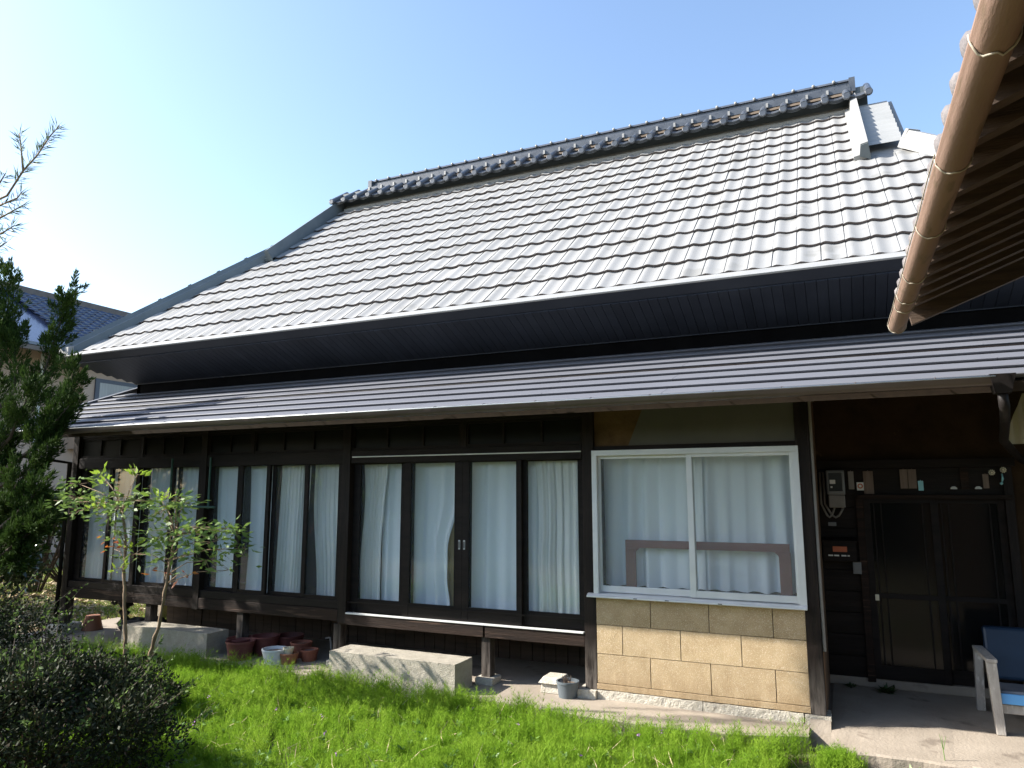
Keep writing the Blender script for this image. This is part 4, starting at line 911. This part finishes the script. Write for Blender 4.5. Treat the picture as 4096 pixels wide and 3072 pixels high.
m_ = MB(); m_.yprism([(-28.2, 5.70), (-24, 8.05), (-19.8, 5.70), (-19.8, 5.60), (-24, 7.9), (-28.2, 5.6)], 2.5, 24); nro = obj('roof', m_, 'nroof', nb)
m_ = MB(); m_.yprism([(-19.86, 5.62), (-19.80, 5.62), (-19.80, 5.48), (-19.86, 5.46)], 2.5, 24); obj('fascia', m_, 'nridge', nb)
m_ = MB(); m_.box(-24.16, -23.84, 2.4, 24.1, 7.95, 8.28); obj('ridge_cap', m_, 'nridge', nb, bevel=.03)
nt_ = MB(); k = 7; W_, L_2 = .30, .36
pf_ = [(0, .01), (.15, .05), (.3, .055), (.48, .025), (.66, .008), (.85, .014), (1, .03)]
nt_.add([(0, u * W_, z + .065) for u, z in pf_] + [(-L_2, u * W_, z) for u, z in pf_] + [(-.01, u * W_, z - .02) for u, z in pf_], [(i, i + 1, k + i + 1, k + i) for i in range(k - 1)] + [(i, 2 * k + i, 2 * k + i + 1, i + 1) for i in range(k - 1)])
nt_me = mesh_only('roof_tile', nt_, 'nroof', True); na = math.atan(NSL)
cnt = 0; restv = []; restf = []
for j in range(36):
    for i in range(14):
        t = i / 14; x = -19.78 - 4.1 * t; zt = 5.73 + NSL * (4.1 * t); y = 7.6 + j * W_
        if cnt < 299: inst('roof_tile', nt_me, nro, (x, y, zt), (0, na, 0)); cnt += 1
        else:
            R_ = Matrix.Translation((x, y, zt)) @ Matrix.Rotation(na, 4, 'Y'); o_ = len(restv)
            restv += [tuple(R_ @ Vector(v)) for v in nt_.v]; restf += [tuple(q + o_ for q in f) for f in nt_.f]
mm_ = MB(); mm_.v = restv; mm_.f = restf; obj('roof_tiles_beyond', mm_, 'nroof', nro, kind='stuff')

# ------------------------------------------------------------------ vegetation
def axis_frame(d):
    d = Vector(d).normalized(); a = d.cross(Vector((0, 0, 1))); a = a if a.length > .1 else d.cross(Vector((1, 0, 0))); a.normalize(); return d, a, d.cross(a)
def flame(p0, p1, r, n_, parts, bend=.1):
    """one flame-shaped juniper bough from p0 to the pointed tip p1"""
    p0, p1 = np.array(p0), np.array(p1); ax = p1 - p0; L_ = np.linalg.norm(ax); d, a, b = [np.array(q) for q in axis_frame(ax)]
    t = RNG.beta(1.15, 1.25, n_); th = RNG.uniform(0, 6.283, n_)
    lump = 1 + .45 * np.sin(t * 11 + 2 * np.sin(th * 2)) * np.cos(th * 3 + t * 6)
    rad = r * (np.sin(np.pi * np.clip(t * .86 + .14, 0, 1)) ** .75) * lump * np.sqrt(RNG.uniform(.15, 1, n_))
    P = p0 + np.outer(t, ax) + a * (rad * np.cos(th))[:, None] + b * (rad * np.sin(th))[:, None] + np.outer(np.sin(t * 3.0) * bend * L_, a)
    out = a * np.cos(th)[:, None] + b * np.sin(th)[:, None]
    Dr = d * (.85 + t[:, None] * .8) + out * .65 + RNG.normal(size=(n_, 3)) * .33 + [0, 0, .25]
    ln = RNG.uniform(.02, .055, n_) * (1 + .4 * t); parts.append(leaf_quads(P, Dr, ln, ln * RNG.uniform(.16, .28, n_), .03))
jun = thing('juniper_tree', (-8.75, -1.15, -.12), 'dark green juniper with flame-shaped boughs at the left corner of the house', 'tree')
tk = MB(); tk.tube([(-8.75, -1.15, -.15), (-8.7, -1.12, .6), (-8.8, -1.1, 1.5), (-8.7, -1.05, 2.4), (-8.75, -1.0, 3.3)], [.12, .105, .09, .06, .03], 10); trunk_j = obj('trunk', tk, 'bark', jun, smooth=True)
parts = []
fl_ = [((-8.449, -0.95, 3.147), (-8.524, -0.95, 4.278), 0.17), ((-8.689, -1.0, 2.928), (-8.747, -1.0, 4.04), 0.2), ((-8.237, -0.72, 2.54), (-7.704, -0.72, 4.088), 0.19), ((-8.287, -0.9, 2.747), (-8.415, -0.9, 3.528), 0.18), ((-7.538, -0.95, 1.984), (-7.169, -0.95, 3.045), 0.16), ((-7.677, -1.05, 2.06), (-7.019, -1.05, 2.577), 0.17), ((-7.95, -1.1, 2.196), (-7.596, -1.1, 2.84), 0.22), ((-7.863, -1.05, 1.674), (-7.222, -1.05, 2.228), 0.2), ((-8.226, -1.1, 1.806), (-7.914, -1.1, 2.486), 0.25), ((-7.652, -1.15, 1.397), (-7.108, -1.15, 1.819), 0.15), ((-8.132, -1.15, 1.288), (-7.584, -1.15, 1.723), 0.24), ((-7.978, -1.2, 0.918), (-7.287, -1.2, 1.354), 0.22), ((-7.633, -1.2, 1.054), (-6.923, -1.2, 1.455), 0.17), ((-7.874, -1.2, 0.799), (-7.346, -1.2, 0.991), 0.16), ((-8.726, -1.0, 2.366), (-8.741, -1.0, 3.219), 0.25), ((-8.53, -1.1, 1.542), (-8.474, -1.1, 2.212), 0.28), ((-8.099, -1.2, 0.665), (-7.856, -1.2, 1.17), 0.25)]
bou = MB()
for (a, b, r_) in fl_:
    pa, pb = Vector(a), Vector(b); n_ = int(2900 * (pb - pa).length / .6 * (r_ / .18))
    axv = pb - pa; dd, aa, bb_ = axis_frame(axv); Lb = axv.length
    flame(pa.lerp(pb, .15), pb, r_ * .33, int(n_ * .16), parts, random.uniform(-.05, .05))
    for q_ in range(int(17 * Lb / .6 + 5)):
        t0 = random.random() ** .9 * .86; th_ = random.uniform(0, 6.283); o2 = aa * math.cos(th_) + bb_ * math.sin(th_)
        s0 = pa.lerp(pb, t0) + o2 * r_ * .25; ll = random.uniform(.16, .30) * (1.1 - .45 * t0)
        s1 = s0 + (dd * random.uniform(.55, 1.) + o2 * random.uniform(.25, .75) + Vector((0, 0, .25))).normalized() * ll
        flame(s0, s1, random.uniform(.022, .042), int(120 * ll / .22), parts, random.uniform(-.1, .1))
    c_ = Vector((-8.72, -1.08, max(.4, pa.z - .45))); bou.tube([c_, pa.lerp(c_, .45) + Vector((0, 0, -.05)), pa, pa.lerp(pb, .5), pb.lerp(pa, .12)], [.035, .025, .018, .010, .003], 6)
for i in range(26):      # the unseen far side of the crown
    z_ = random.uniform(.7, 3.3); a_ = random.uniform(0, 6.28); rr_ = .75 * (1 - z_ / 4.6) + .1
    p0 = Vector((-9.3 + rr_ * .5 * math.cos(a_), -.75 + rr_ * .5 * math.sin(a_), z_ * .85)); flame(p0, p0 + Vector((.18 * math.cos(a_) - .08, .18 * math.sin(a_), .5)), .16, 900, parts)
V, F = cat_mesh(parts); npobj('foliage', V, F, 'juniper', jun, kind='stuff')
obj('bough', bou, 'bark', jun, smooth=True)
# needle-leaved branch entering at the upper left
pod = thing('podocarpus_tree', (-7.5, -2.35, -.12), 'narrow-leaved tree whose bare-stemmed twigs enter at the upper left edge', 'tree')
tb_ = MB(); tb_.tube([(-7.5, -2.35, -.15), (-7.45, -2.33, 1.4), (-7.3, -2.32, 2.6), (-7.05, -2.3, 3.4), (-6.75, -2.3, 3.8)], [.07, .06, .045, .03, .018], 8); obj('trunk', tb_, 'bark', pod, smooth=True)
tw_ = MB(); lp = []
def twig(pts, n_, ln, dens0=0.):
    P3 = [np.array(p) for p in pts]
    tw_.tube([tuple(p) for p in P3], [.011 - .007 * i / (len(P3) - 1) for i in range(len(P3))], 6)
    cum = np.cumsum([0] + [np.linalg.norm(b - a) for a, b in zip(P3[:-1], P3[1:])]); t = RNG.uniform(dens0, 1, n_) ** .8 * cum[-1]
    Q = np.stack([np.interp(t, cum, [p[k] for p in P3]) for k in range(3)], 1); ax = unit((P3[-1] - P3[0])[None])[0]
    d, a, b = [np.array(q) for q in axis_frame(ax)]; th = RNG.uniform(0, 6.283, n_)
    Dr = d * .9 + a * np.cos(th)[:, None] + b * np.sin(th)[:, None] * .9 + RNG.normal(size=(n_, 3)) * .12
    lp.append(leaf_quads(Q, Dr, RNG.uniform(.6, 1.1, n_) * ln, .0075, .05))
twig([(-6.676, -2.3, 4.077), (-6.299, -2.3, 4.124), (-6.111, -2.3, 4.312), (-6.03, -2.25, 4.453), (-5.97, -2.2, 4.633), (-5.85, -2.2, 4.709)], 150, .13, .35)
twig([(-6.111, -2.3, 4.312), (-6.157, -2.3, 4.456), (-6.219, -2.3, 4.674)], 55, .11, .3)
twig([(-6.659, -2.3, 3.983), (-6.39, -2.3, 4.05), (-6.244, -2.25, 4.111), (-6.097, -2.3, 4.121)], 70, .11, .1); twig([(-6.632, -2.3, 4.229), (-6.426, -2.3, 4.26), (-6.352, -2.3, 4.337)], 50, .12)
twig([(-6.573, -2.3, 3.901), (-6.304, -2.3, 3.947), (-6.045, -2.3, 4.002)], 70, .11, .1); twig([(-6.548, -2.3, 3.763), (-6.312, -2.3, 3.793), (-6.15, -2.3, 3.834)], 60, .12, .1); twig([(-6.564, -2.3, 3.653), (-6.325, -2.3, 3.674), (-6.229, -2.3, 3.704)], 45, .13); twig([(-6.83, -2.2, 3.745), (-6.745, -2.2, 4.079), (-6.732, -2.3, 4.386)], 60, .13)
obj('twig', tw_, 'stem', pod, smooth=True); V, F = cat_mesh(lp); npobj('foliage', V, F, 'podo', pod, kind='stuff')
# nandina
def nandina(base, path, sprays, label, seed):
    t = thing('nandina_shrub', base, label, 'shrub', 'nandina shrubs on the lawn'); s = MB()
    P3 = [Vector(p) for p in path]; fine = []
    for a, b in zip(P3[:-1], P3[1:]):
        for k in range(6): fine.append(a.lerp(b, k / 6) + Vector((random.uniform(-1, 1), random.uniform(-1, 1), 0)) * .005)
    fine.append(P3[-1]); s.tube(fine, [.017 - .009 * i / len(fine) + .003 * (i % 3 == 0) for i in range(len(fine))], 8)
    for i in range(26):      # leaf-base stubs
        q = fine[int(len(fine) * (.15 + .8 * random.random())) % len(fine)]; a = random.uniform(0, 6.28); d_ = Vector((math.cos(a) * .4, math.sin(a) * .4, 1)).normalized()
        s.tube([q, q + d_ * random.uniform(.02, .05)], [.006, .003], 5)
    obj('stem', s, 'stem', t, smooth=True); br = MB(); G = []; Yl = []; Rl = []
    top = P3[-1]
    for (x, y, n_, rad, kind) in sprays:
        c = Vector((x, base[1] + random.uniform(-.16, .16), y)); st_ = P3[-1] if c.z > P3[-1].z - .05 else min(fine, key=lambda q: abs(q.z - c.z + .1) + .0)
        mid = st_.lerp(c, .5) + Vector((0, 0, .04)); br.tube([st_, mid, c], [.005, .0035, .002], 5)
        C = np.array(c); n2 = int(n_ * (.7 if kind == 'r' else 1.45)); rad = rad * .92
        off_ = RNG.normal(size=(n2, 3)) * [rad, rad, rad * .45]
        for k in range(0, n2, 5): br.tube([c, tuple(C + off_[k] * .9)], [.0018, .001], 4)
        P = C + off_; Dr = off_ * [1, 1, .4] / max(rad, .01) + RNG.normal(size=(n2, 3)) * .45 + np.array([.15, -.1, -.12]) + (np.array([0, 0, .8]) if kind == 'y' else 0)
        ln = RNG.uniform(.045, .09, n2); q = flat_leaf_quads(P, Dr, ln, ln * RNG.uniform(.32, .46, n2), .42)
        (Rl if kind == 'r' else Yl if kind == 'y' else G).append(q)
    obj('branch', br, 'stem', t, smooth=True)
    for nm, lst, mm in (('foliage', G, 'nandina'), ('young_foliage', Yl, 'nandina_y'), ('red_foliage', Rl, 'nandina_r')):
        if lst: V, F = cat_mesh(lst); npobj(nm, V, F, mm, t, kind='stuff')
nandina((-5.66, -1.32, -.12), [(-5.66, -1.32, -.14), (-5.684, -1.32, 0.287), (-5.719, -1.32, 0.595), (-5.772, -1.32, 0.909), (-5.784, -1.32, 1.23), (-5.853, -1.32, 1.469)],
    [(-6.421, 1.703, 26, .10, 'g'), (-6.362, 1.784, 10, .05, 'y'), (-5.858, 1.79, 14, .05, 'y'), (-5.98, 1.713, 8, .04, 'y'), (-5.933, 1.59, 36, .10, 'g'), (-6.158, 1.533, 40, .11, 'g'), (-6.544, 1.577, 36, .09, 'g'), (-6.718, 1.541, 24, .07, 'g'), (-5.695, 1.492, 30, .09, 'g'),
     (-5.88, 1.425, 26, .08, 'g'), (-6.053, 1.489, 22, .08, 'y'), (-6.32, 1.464, 20, .07, 'g'), (-5.514, 1.559, 26, .08, 'g'), (-5.801, 1.295, 18, .06, 'g'), (-5.722, 1.167, 10, .05, 'y'), (-5.693, 1.19, 7, .05, 'r'), (-5.67, 0.987, 10, .045, 'y'), (-5.986, 1.214, 8, .06, 'r'), (-6.105, 1.112, 6, .08, 'r'), (-5.862, 1.272, 14, .06, 'g')],
    'left nandina shrub with bright young leaves on a thin bare stem', 1)
nandina((-5.476, -1.32, -.12), [(-5.476, -1.32, -.14), (-5.379, -1.32, 0.293), (-5.289, -1.32, 0.563), (-5.216, -1.32, 1.017), (-5.181, -1.32, 1.266)],
    [(-5.211, 1.571, 36, .10, 'g'), (-5.332, 1.581, 18, .07, 'y'), (-5.384, 1.495, 34, .09, 'g'), (-5.119, 1.539, 20, .06, 'g'), (-5.436, 1.398, 26, .08, 'g'), (-5.012, 1.332, 34, .10, 'g'), (-4.757, 1.348, 34, .09, 'g'), (-4.564, 1.341, 30, .07, 'g'), (-4.479, 1.303, 20, .05, 'g'), (-4.61, 1.24, 30, .09, 'g'), (-4.443, 1.176, 18, .05, 'g'),
     (-4.886, 1.212, 30, .09, 'g'), (-5.177, 1.225, 30, .10, 'g'), (-5.358, 1.241, 26, .09, 'g'), (-5.066, 1.29, 10, .05, 'y'), (-5.339, 1.053, 14, .08, 'g'), (-5.105, 1.083, 18, .09, 'g'), (-4.79, 1.074, 16, .09, 'g'), (-5.122, 1.268, 6, .05, 'r'), (-5.479, 0.943, 6, .05, 'r'), (-4.591, 1.002, 8, .09, 'g'), (-5.497, 1.11, 20, .09, 'g'), (-4.976, 0.945, 6, .07, 'r'), (-4.713, 1.157, 16, .07, 'g')],
    'right nandina shrub spreading wide dull green leaf sprays in front of the doors', 2)
# azalea bush, lower left
def bush(nm, c, r, n_, mats, label, cat='bush', ln=(.02, .04), wd=.45, seed=1., lobes=40, up=0.):
    t = thing(nm, (c[0], c[1], -.12), label, cat); c = np.array(c); r = np.array(r)
    dv = unit(RNG.normal(size=(lobes, 3))); dv[:, 2] = np.abs(dv[:, 2]) * .95 - .12; lc = c + dv * r * RNG.uniform(.62, .86, (lobes, 1)); lr = RNG.uniform(.16, .30, lobes) * r.mean()
    tws = MB()
    for k in range(lobes):
        q = tuple(lc[k]); b_ = (c[0] + (lc[k][0] - c[0]) * .15, c[1] + (lc[k][1] - c[1]) * .15, -.12)
        tws.tube([b_, tuple(np.array(b_) * .45 + lc[k] * .55 + [0, 0, -.05]), q], [.014, .009, .003], 5)
    obj('branches', tws, 'bark', t, smooth=True, kind='stuff')
    sh_ = MB(); sp = []
    for k in range(lobes):      # loose outer shoots
        d0 = Vector(dv[k]) + Vector((random.uniform(-.3, .3), random.uniform(-.3, .3), random.uniform(.2, .7))); d0.normalize(); a0 = Vector(lc[k]) + d0 * lr[k] * .5; L0 = lr[k] * random.uniform(.9, 1.7)
        sh_.tube([a0, a0 + d0 * L0 * .6, a0 + d0 * L0 + Vector((0, 0, .02))], [.003, .0022, .001], 4)
        nl = 12; tt = RNG.uniform(.35, 1, nl)[:, None]; sp.append(leaf_quads(np.array(a0) + np.array(d0) * L0 * tt, RNG.normal(size=(nl, 3)) + np.array(d0) * .8, RNG.uniform(*ln, nl), ln[1] * wd * .9, .05))
    obj('shoots', sh_, 'bark', t, kind='stuff'); V_, F_ = cat_mesh(sp); npobj('foliage', V_, F_, mats[-1][0], t, kind='stuff')
    for mname, frac in mats:
        m2 = int(n_ * frac); k = RNG.integers(0, lobes, m2); d_ = unit(RNG.normal(size=(m2, 3)))
        P = lc[k] + d_ * lr[k][:, None] * RNG.uniform(.55, 1.08, (m2, 1)); P[:, 2] = np.maximum(P[:, 2], -.1)
        l_ = RNG.uniform(*ln, m2); q = leaf_quads(P, d_ + RNG.normal(size=(m2, 3)) * .7 + [0, 0, .35 + up], l_, l_ * wd, .05); npobj('foliage', q[0], q[1], mname, t, kind='stuff')
    return t
bush('azalea_bush', (-4.45, -2.85, .20), (.92, .72, .52), 44000, [('azalea', .93), ('azalea_y', .07)], 'dark clipped azalea bush filling the lower left corner', lobes=70, ln=(.02, .038))
bush('azalea_bush', (-5.15, -1.75, .05), (.55, .42, .42), 12000, [('azalea', .7), ('azalea_y', .3)], 'smaller azalea bush at the foot of the nandina stems', lobes=30)
bush('azalea_bush', (-6.6, -2.3, .3), (1.1, .9, .75), 30000, [('azalea', .9), ('azalea_y', .1)], 'shaded azalea bush under the juniper at the left edge', lobes=60)
bush('camellia_bush', (-11.7, .7, .5), (1.0, .8, .9), 9000, [('camellia', 1.)], 'glossy leaved camellia bush beyond the corner post', ln=(.07, .12), wd=.5, lobes=45)
bush('camellia_bush', (-13.2, 3.4, .8), (1.5, 1.2, 1.0), 8000, [('camellia', .8), ('azalea_y', .2)], 'sunlit green shrub at the far left of the yard', ln=(.08, .13), wd=.5, lobes=45)
bush('camellia_bush', (-12.9, 2.5, 1.1), (.75, .6, .62), 5000, [('camellia', .7), ('azalea_y', .3)], 'leafy shrub rising behind the corner post', ln=(.06, .11), wd=.5, lobes=30)

bush('added_shade_shrub', (-11.2, -1.45, 1.4), (1.0, .8, 1.9), 12000, [('camellia', .8), ('azalea', .2)], 'unseen evergreen shrub added left of the juniper to shade the apron', ln=(.07, .12), wd=.5, lobes=50)  # added out of view so that its shadow covers the left apron

# lawn: feathery horsetail shoots
def horsetail(X, Yp, Z, H, whorls=4, nb_=6, wdt=.0024):
    N = len(X); base = np.stack([X, Yp, Z], 1); lean = RNG.normal(size=(N, 3)) * .16; lean[:, 2] = 1; lean = unit(lean)
    Vs = []; Fs = []; o_ = 0
    s = unit(np.cross(lean, RNG.normal(size=(N, 3)))) * wdt * .9
    V = np.stack([base - s, base + s, base + lean * H[:, None]], 1).reshape(-1, 3); Vs.append(V); Fs.append(np.arange(3 * N).reshape(-1, 3)); o_ += 3 * N
    for wv in range(whorls):
        t = .25 + .62 * (wv + .5) / whorls; q = base + lean * (H * t)[:, None]; L_ = (H * .42 * (1.12 - t))[:, None]
        th0 = RNG.uniform(0, 6.283, N)
        for k in range(nb_):
            th = th0 + 6.283 * k / nb_; d_ = np.stack([np.cos(th) * .62, np.sin(th) * .62, np.full(N, .78)], 1) + RNG.normal(size=(N, 3)) * .12
            tip = q + d_ * L_ * RNG.uniform(.8, 1.25, (N, 1)); s = unit(np.cross(d_, RNG.normal(size=(N, 3)))) * wdt * .55
            Vs.append(np.stack([q - s, q + s, tip], 1).reshape(-1, 3)); Fs.append(np.arange(3 * N).reshape(-1, 3) + o_); o_ += 3 * N
    return np.concatenate(Vs), np.concatenate(Fs)
def gz(x, y): return -.125 + .035 * (nz(x, y, 1.2) - .5) + .02 * (nz(x, y, 4.) - .5)
def scatter(n_, x0, x1, y0, y1): return RNG.uniform(x0, x1, n_), RNG.uniform(y0, y1, n_)
X, Yp = scatter(30000, -7.6, -.30, -2.6, -.36)
edge = np.interp(X, [-7.5, -2.7, -1.6, -.8, -.3], [-.36, -.40, -.52, -.50, -.33]) + .09 * (nz(X * 2.2, X * 0 + 1., 1.) - .5) * 2 + .05 * (nz(X * 9, X * 0, 1.) - .5)
right = -.33 - .18 * (nz(Yp * 3, Yp * 0, 1.) - .5) - .32 * np.clip((-.62 - Yp), 0, 1)
bare = nz(X, Yp, 2.6, 1.) < np.interp(Yp, [-2.6, -1.3, -.9], [.34, .24, .12])
keep = (Yp < edge) & (X < right) & ~(bare & (RNG.random(len(X)) < .8)) & ~((X > -4.26) & (X < -2.94) & (Yp > -.42)) & (RNG.random(len(X)) < .55 + .45 * nz(X, Yp, 5.5))
X, Yp = X[keep], Yp[keep]
H = (.07 + .13 * nz(X, Yp, 2.1, 2.) + .11 * nz(X, Yp, 6.)) * RNG.uniform(.75, 1.2, len(X)) * np.interp(Yp, [-2.6, -1.3, -.7, -.45], [.75, .95, 1.15, 1.45])
H *= .8; V1 = horsetail(X, Yp, gz(X, Yp) - .01, H, 4, 5)
cx_, cy_ = scatter(1500, -7.4, -.35, -2.5, -.40); ok_ = (cy_ < np.interp(cx_, [-7.5, -2.7, -1.6, 0], [-.40, -.43, -.56, -.44])) & (cx_ < -.40 - .30 * np.clip(-.62 - cy_, 0, 1)); cx_, cy_ = cx_[ok_], cy_[ok_]
nn_ = RNG.integers(8, 26, len(cx_)); ci = np.repeat(np.arange(len(cx_)), nn_); X = cx_[ci] + RNG.normal(0, .032, len(ci)); Yp = cy_[ci] + RNG.normal(0, .028, len(ci))
H = RNG.uniform(.11, .24, len(cx_))[ci] * np.interp(Yp, [-2.6, -1.3, -.7, -.45], [.7, .9, 1.1, 1.25]) * np.exp(-((X - cx_[ci]) ** 2 + (Yp - cy_[ci]) ** 2) / (2 * .05 ** 2)) * RNG.uniform(.8, 1.1, len(ci))
V3 = horsetail(X, Yp, gz(X, Yp) - .01, H, 5, 6, .0026)
X, Yp = scatter(9000, -8, .6, -6.5, -2.6); k_ = (X < -.9) | (Yp < -8); X, Yp = X[k_], Yp[k_]
V2 = horsetail(X, Yp, gz(X, Yp) - .01, RNG.uniform(.08, .15, len(X)), 3, 5, .004)
V, F = cat_mesh([V1, V2, V3]); lawn = npobj('lawn_grass', V, F, 'grass', kind='stuff'); tag(lawn, 'bright green feathery grass of the front lawn', 'grass')
# taller thin blades and straw
def blades(X, Yp, H, wdt, lean_=.35):
    N = len(X); b = np.stack([X, Yp, gz(X, Yp)], 1); d_ = RNG.normal(size=(N, 3)) * lean_; d_[:, 2] = 1; d_ = unit(d_); s = unit(np.cross(d_, RNG.normal(size=(N, 3)))) * wdt
    c = RNG.normal(size=(N, 3)) * .25; c[:, 2] = -.1
    m1 = b + d_ * H[:, None] * .55; tp = b + d_ * H[:, None] + c * H[:, None] * .6
    V = np.stack([b - s, b + s, m1 + s * .8, m1 - s * .8, tp], 1).reshape(-1, 3); i = np.arange(N)[:, None] * 5
    return V, np.concatenate([i + [0, 1, 2], i + [0, 2, 3], i + [3, 2, 4]])
X, Yp = scatter(2600, -6.5, -.45, -2.4, -.50); V, F = blades(X, Yp, RNG.uniform(.12, .30, len(X)), .0022); o = npobj('grass_blades', V, F, 'grass', kind='stuff'); tag(o, 'taller thin blades standing out of the front lawn', 'grass')
X, Yp = scatter(900, -6., -.3, -2.4, -.6); V, F = blades(X, Yp, RNG.uniform(.05, .16, len(X)), .0028, 1.6); V[:, 2] += .06; o = npobj('dry_straw', V, F, 'straw', kind='stuff'); tag(o, 'dry straw and dead stems among the lawn', 'straw')
# broad-leaved weeds in the lawn and by the pavement
def rosette(x, y, z, r, n_, m, label, grp='weeds by the pavement', up=.5):
    P = np.tile([x, y, z], (n_, 1)) + RNG.normal(size=(n_, 3)) * [r * .25, r * .25, .004]; th = RNG.uniform(0, 6.283, n_); Dr = np.stack([np.cos(th), np.sin(th), RNG.uniform(.1, 1.2, n_) * up], 1)
    l_ = RNG.uniform(.5, 1.1, n_) * r; V, F = flat_leaf_quads(P, Dr, l_, l_ * .32, .8); return tag(npobj('weed', V, F, m), label, 'weed', grp)
wl = []
X, Yp = scatter(420, -5.5, -.5, -2.2, -.62); q = []
for x_, y_ in zip(X, Yp):
    n_ = 7; P = np.tile([x_, y_, gz(x_, y_) + random.uniform(.03, .09)], (n_, 1)); th = RNG.uniform(0, 6.283, n_); l_ = RNG.uniform(.025, .06, n_)
    q.append(flat_leaf_quads(P, np.stack([np.cos(th), np.sin(th), RNG.uniform(0, 1, n_)], 1), l_, l_ * .5, .75))
V, F = cat_mesh(q); tag(npobj('lawn_weeds', V, F, 'broad', kind='stuff'), 'small broad-leaved weeds scattered through the lawn', 'weeds')
q = []
X, Yp = scatter(14, -5.2, -.6, -2.0, -.55)
for x_, y_ in zip(X, Yp):
    n_ = 5; P = np.tile([x_, y_, gz(x_, y_) + random.uniform(.10, .16)], (n_, 1)) + RNG.normal(size=(n_, 3)) * .006; q.append(leaf_quads(P, RNG.normal(size=(n_, 3)) + [0, 0, .6], .013, .009))
V, F = cat_mesh(q); tag(npobj('lawn_flowers', V, F, 'flower', kind='stuff'), 'tiny violet flowers dotted over the lawn', 'flowers')
rosette(.23, 1.10, .0, .09, 60, 'camellia', 'dark green weed tuft growing before the door threshold', up=.9)
rosette(-.04, 1.16, .0, .06, 30, 'camellia', 'tiny dark weed in the entrance corner', up=.8)
rosette(.27, -.60, -.11, .12, 70, 'broad', 'leafy green weed at the lower right pavement edge', up=1.1)
rosette(.03, -.58, -.12, .06, 30, 'broad', 'low flat weed on the soil left of the leafy one', up=.5)
X = RNG.normal(-.13, .055, 700); Yp = RNG.normal(-.60, .05, 700); V, F = horsetail(X, Yp, gz(X, Yp), RNG.uniform(.10, .2, 700), 4, 5); tag(npobj('grass_clump', V, F, 'grass'), 'separate grass clump against the pavement corner', 'grass clump')
m_ = MB(); m_.tube([(.475, -.44, -.02), (.47, -.435, .06), (.468, -.43, .14)], [.003, .0025, .001], 5); m_.tube([(.471, -.437, .05), (.455, -.43, .15)], [.002, .001], 5); m_.tube([(.471, -.437, .06), (.49, -.43, .14)], [.002, .001], 5)
tag(obj('grass_stalk', m_, 'broad'), 'single grass stalk in the pavement edge at the right', 'grass stalk')
# yard beyond
X, Yp = scatter(42000, -17, -7.9, 1.0, 7.5); k_ = nz(X, Yp, .9, 3.) > .36; X, Yp = X[k_], Yp[k_]; V, F = blades(X, Yp, RNG.uniform(.03, .10, len(X)), .006, .6); tag(npobj('yard_grass', V, F, 'grass2', kind='stuff'), 'sunlit rough grass of the yard beyond the house corner', 'grass')
X, Yp = scatter(9000, -16, -8.8, .2, 4.5); P = np.stack([X, Yp, gz(X, Yp) + .01 + .25 * np.clip(1 - np.hypot(X + 11.6, (Yp - 1.2) * 1.3) / 1.6, 0, 1)], 1); V, F = leaf_quads(P, RNG.normal(size=(len(X), 3)) * [1, 1, .25], RNG.uniform(.04, .14, len(X)), .025, .05); tag(npobj('leaf_litter', V, F, 'straw', kind='stuff'), 'brown leaf litter heaped in the yard at the left', 'leaf litter')
m_ = MB(); m_.box(-8.78, -8.66, 1.56, 1.70, -.12, .12); mk = thing('marker_post', (-8.72, 1.63, -.12), 'red-topped marker post seen under the verandah', 'post'); obj('base', m_, 'conc', mk)
m_ = MB(); m_.box(-8.77, -8.67, 1.57, 1.69, .12, .26); obj('top', m_, 'redpost', mk)

# ------------------------------------------------------------------ hedge along the south edge of the garden (seen in the glass)
hg = thing('garden_hedge', (-5, -12.5, -.12), 'tall dark evergreen hedge along the far side of the garden', 'hedge')
m_ = MB(); m_.box(-20, 9, -13.2, -12.3, -.12, 2.9); obj('core', m_, 'azalea', hg)
n_ = 16000; P = np.stack([RNG.uniform(-20.3, 9.3, n_), -12.25 + RNG.normal(0, .22, n_), RNG.uniform(-.1, 3.2, n_) + .35 * nz(RNG.uniform(0, 1, n_), RNG.uniform(0, 1, n_), 3.)], 1)
P[:, 2] += .45 * (nz(P[:, 0], P[:, 0] * 0, 1.4) - .5) * (P[:, 2] / 2.5)
V, F = leaf_quads(P, RNG.normal(size=(n_, 3)) + [0, .6, .4], RNG.uniform(.10, .2, n_), .07, .05); npobj('foliage', V, F, 'camellia', hg, kind='stuff')
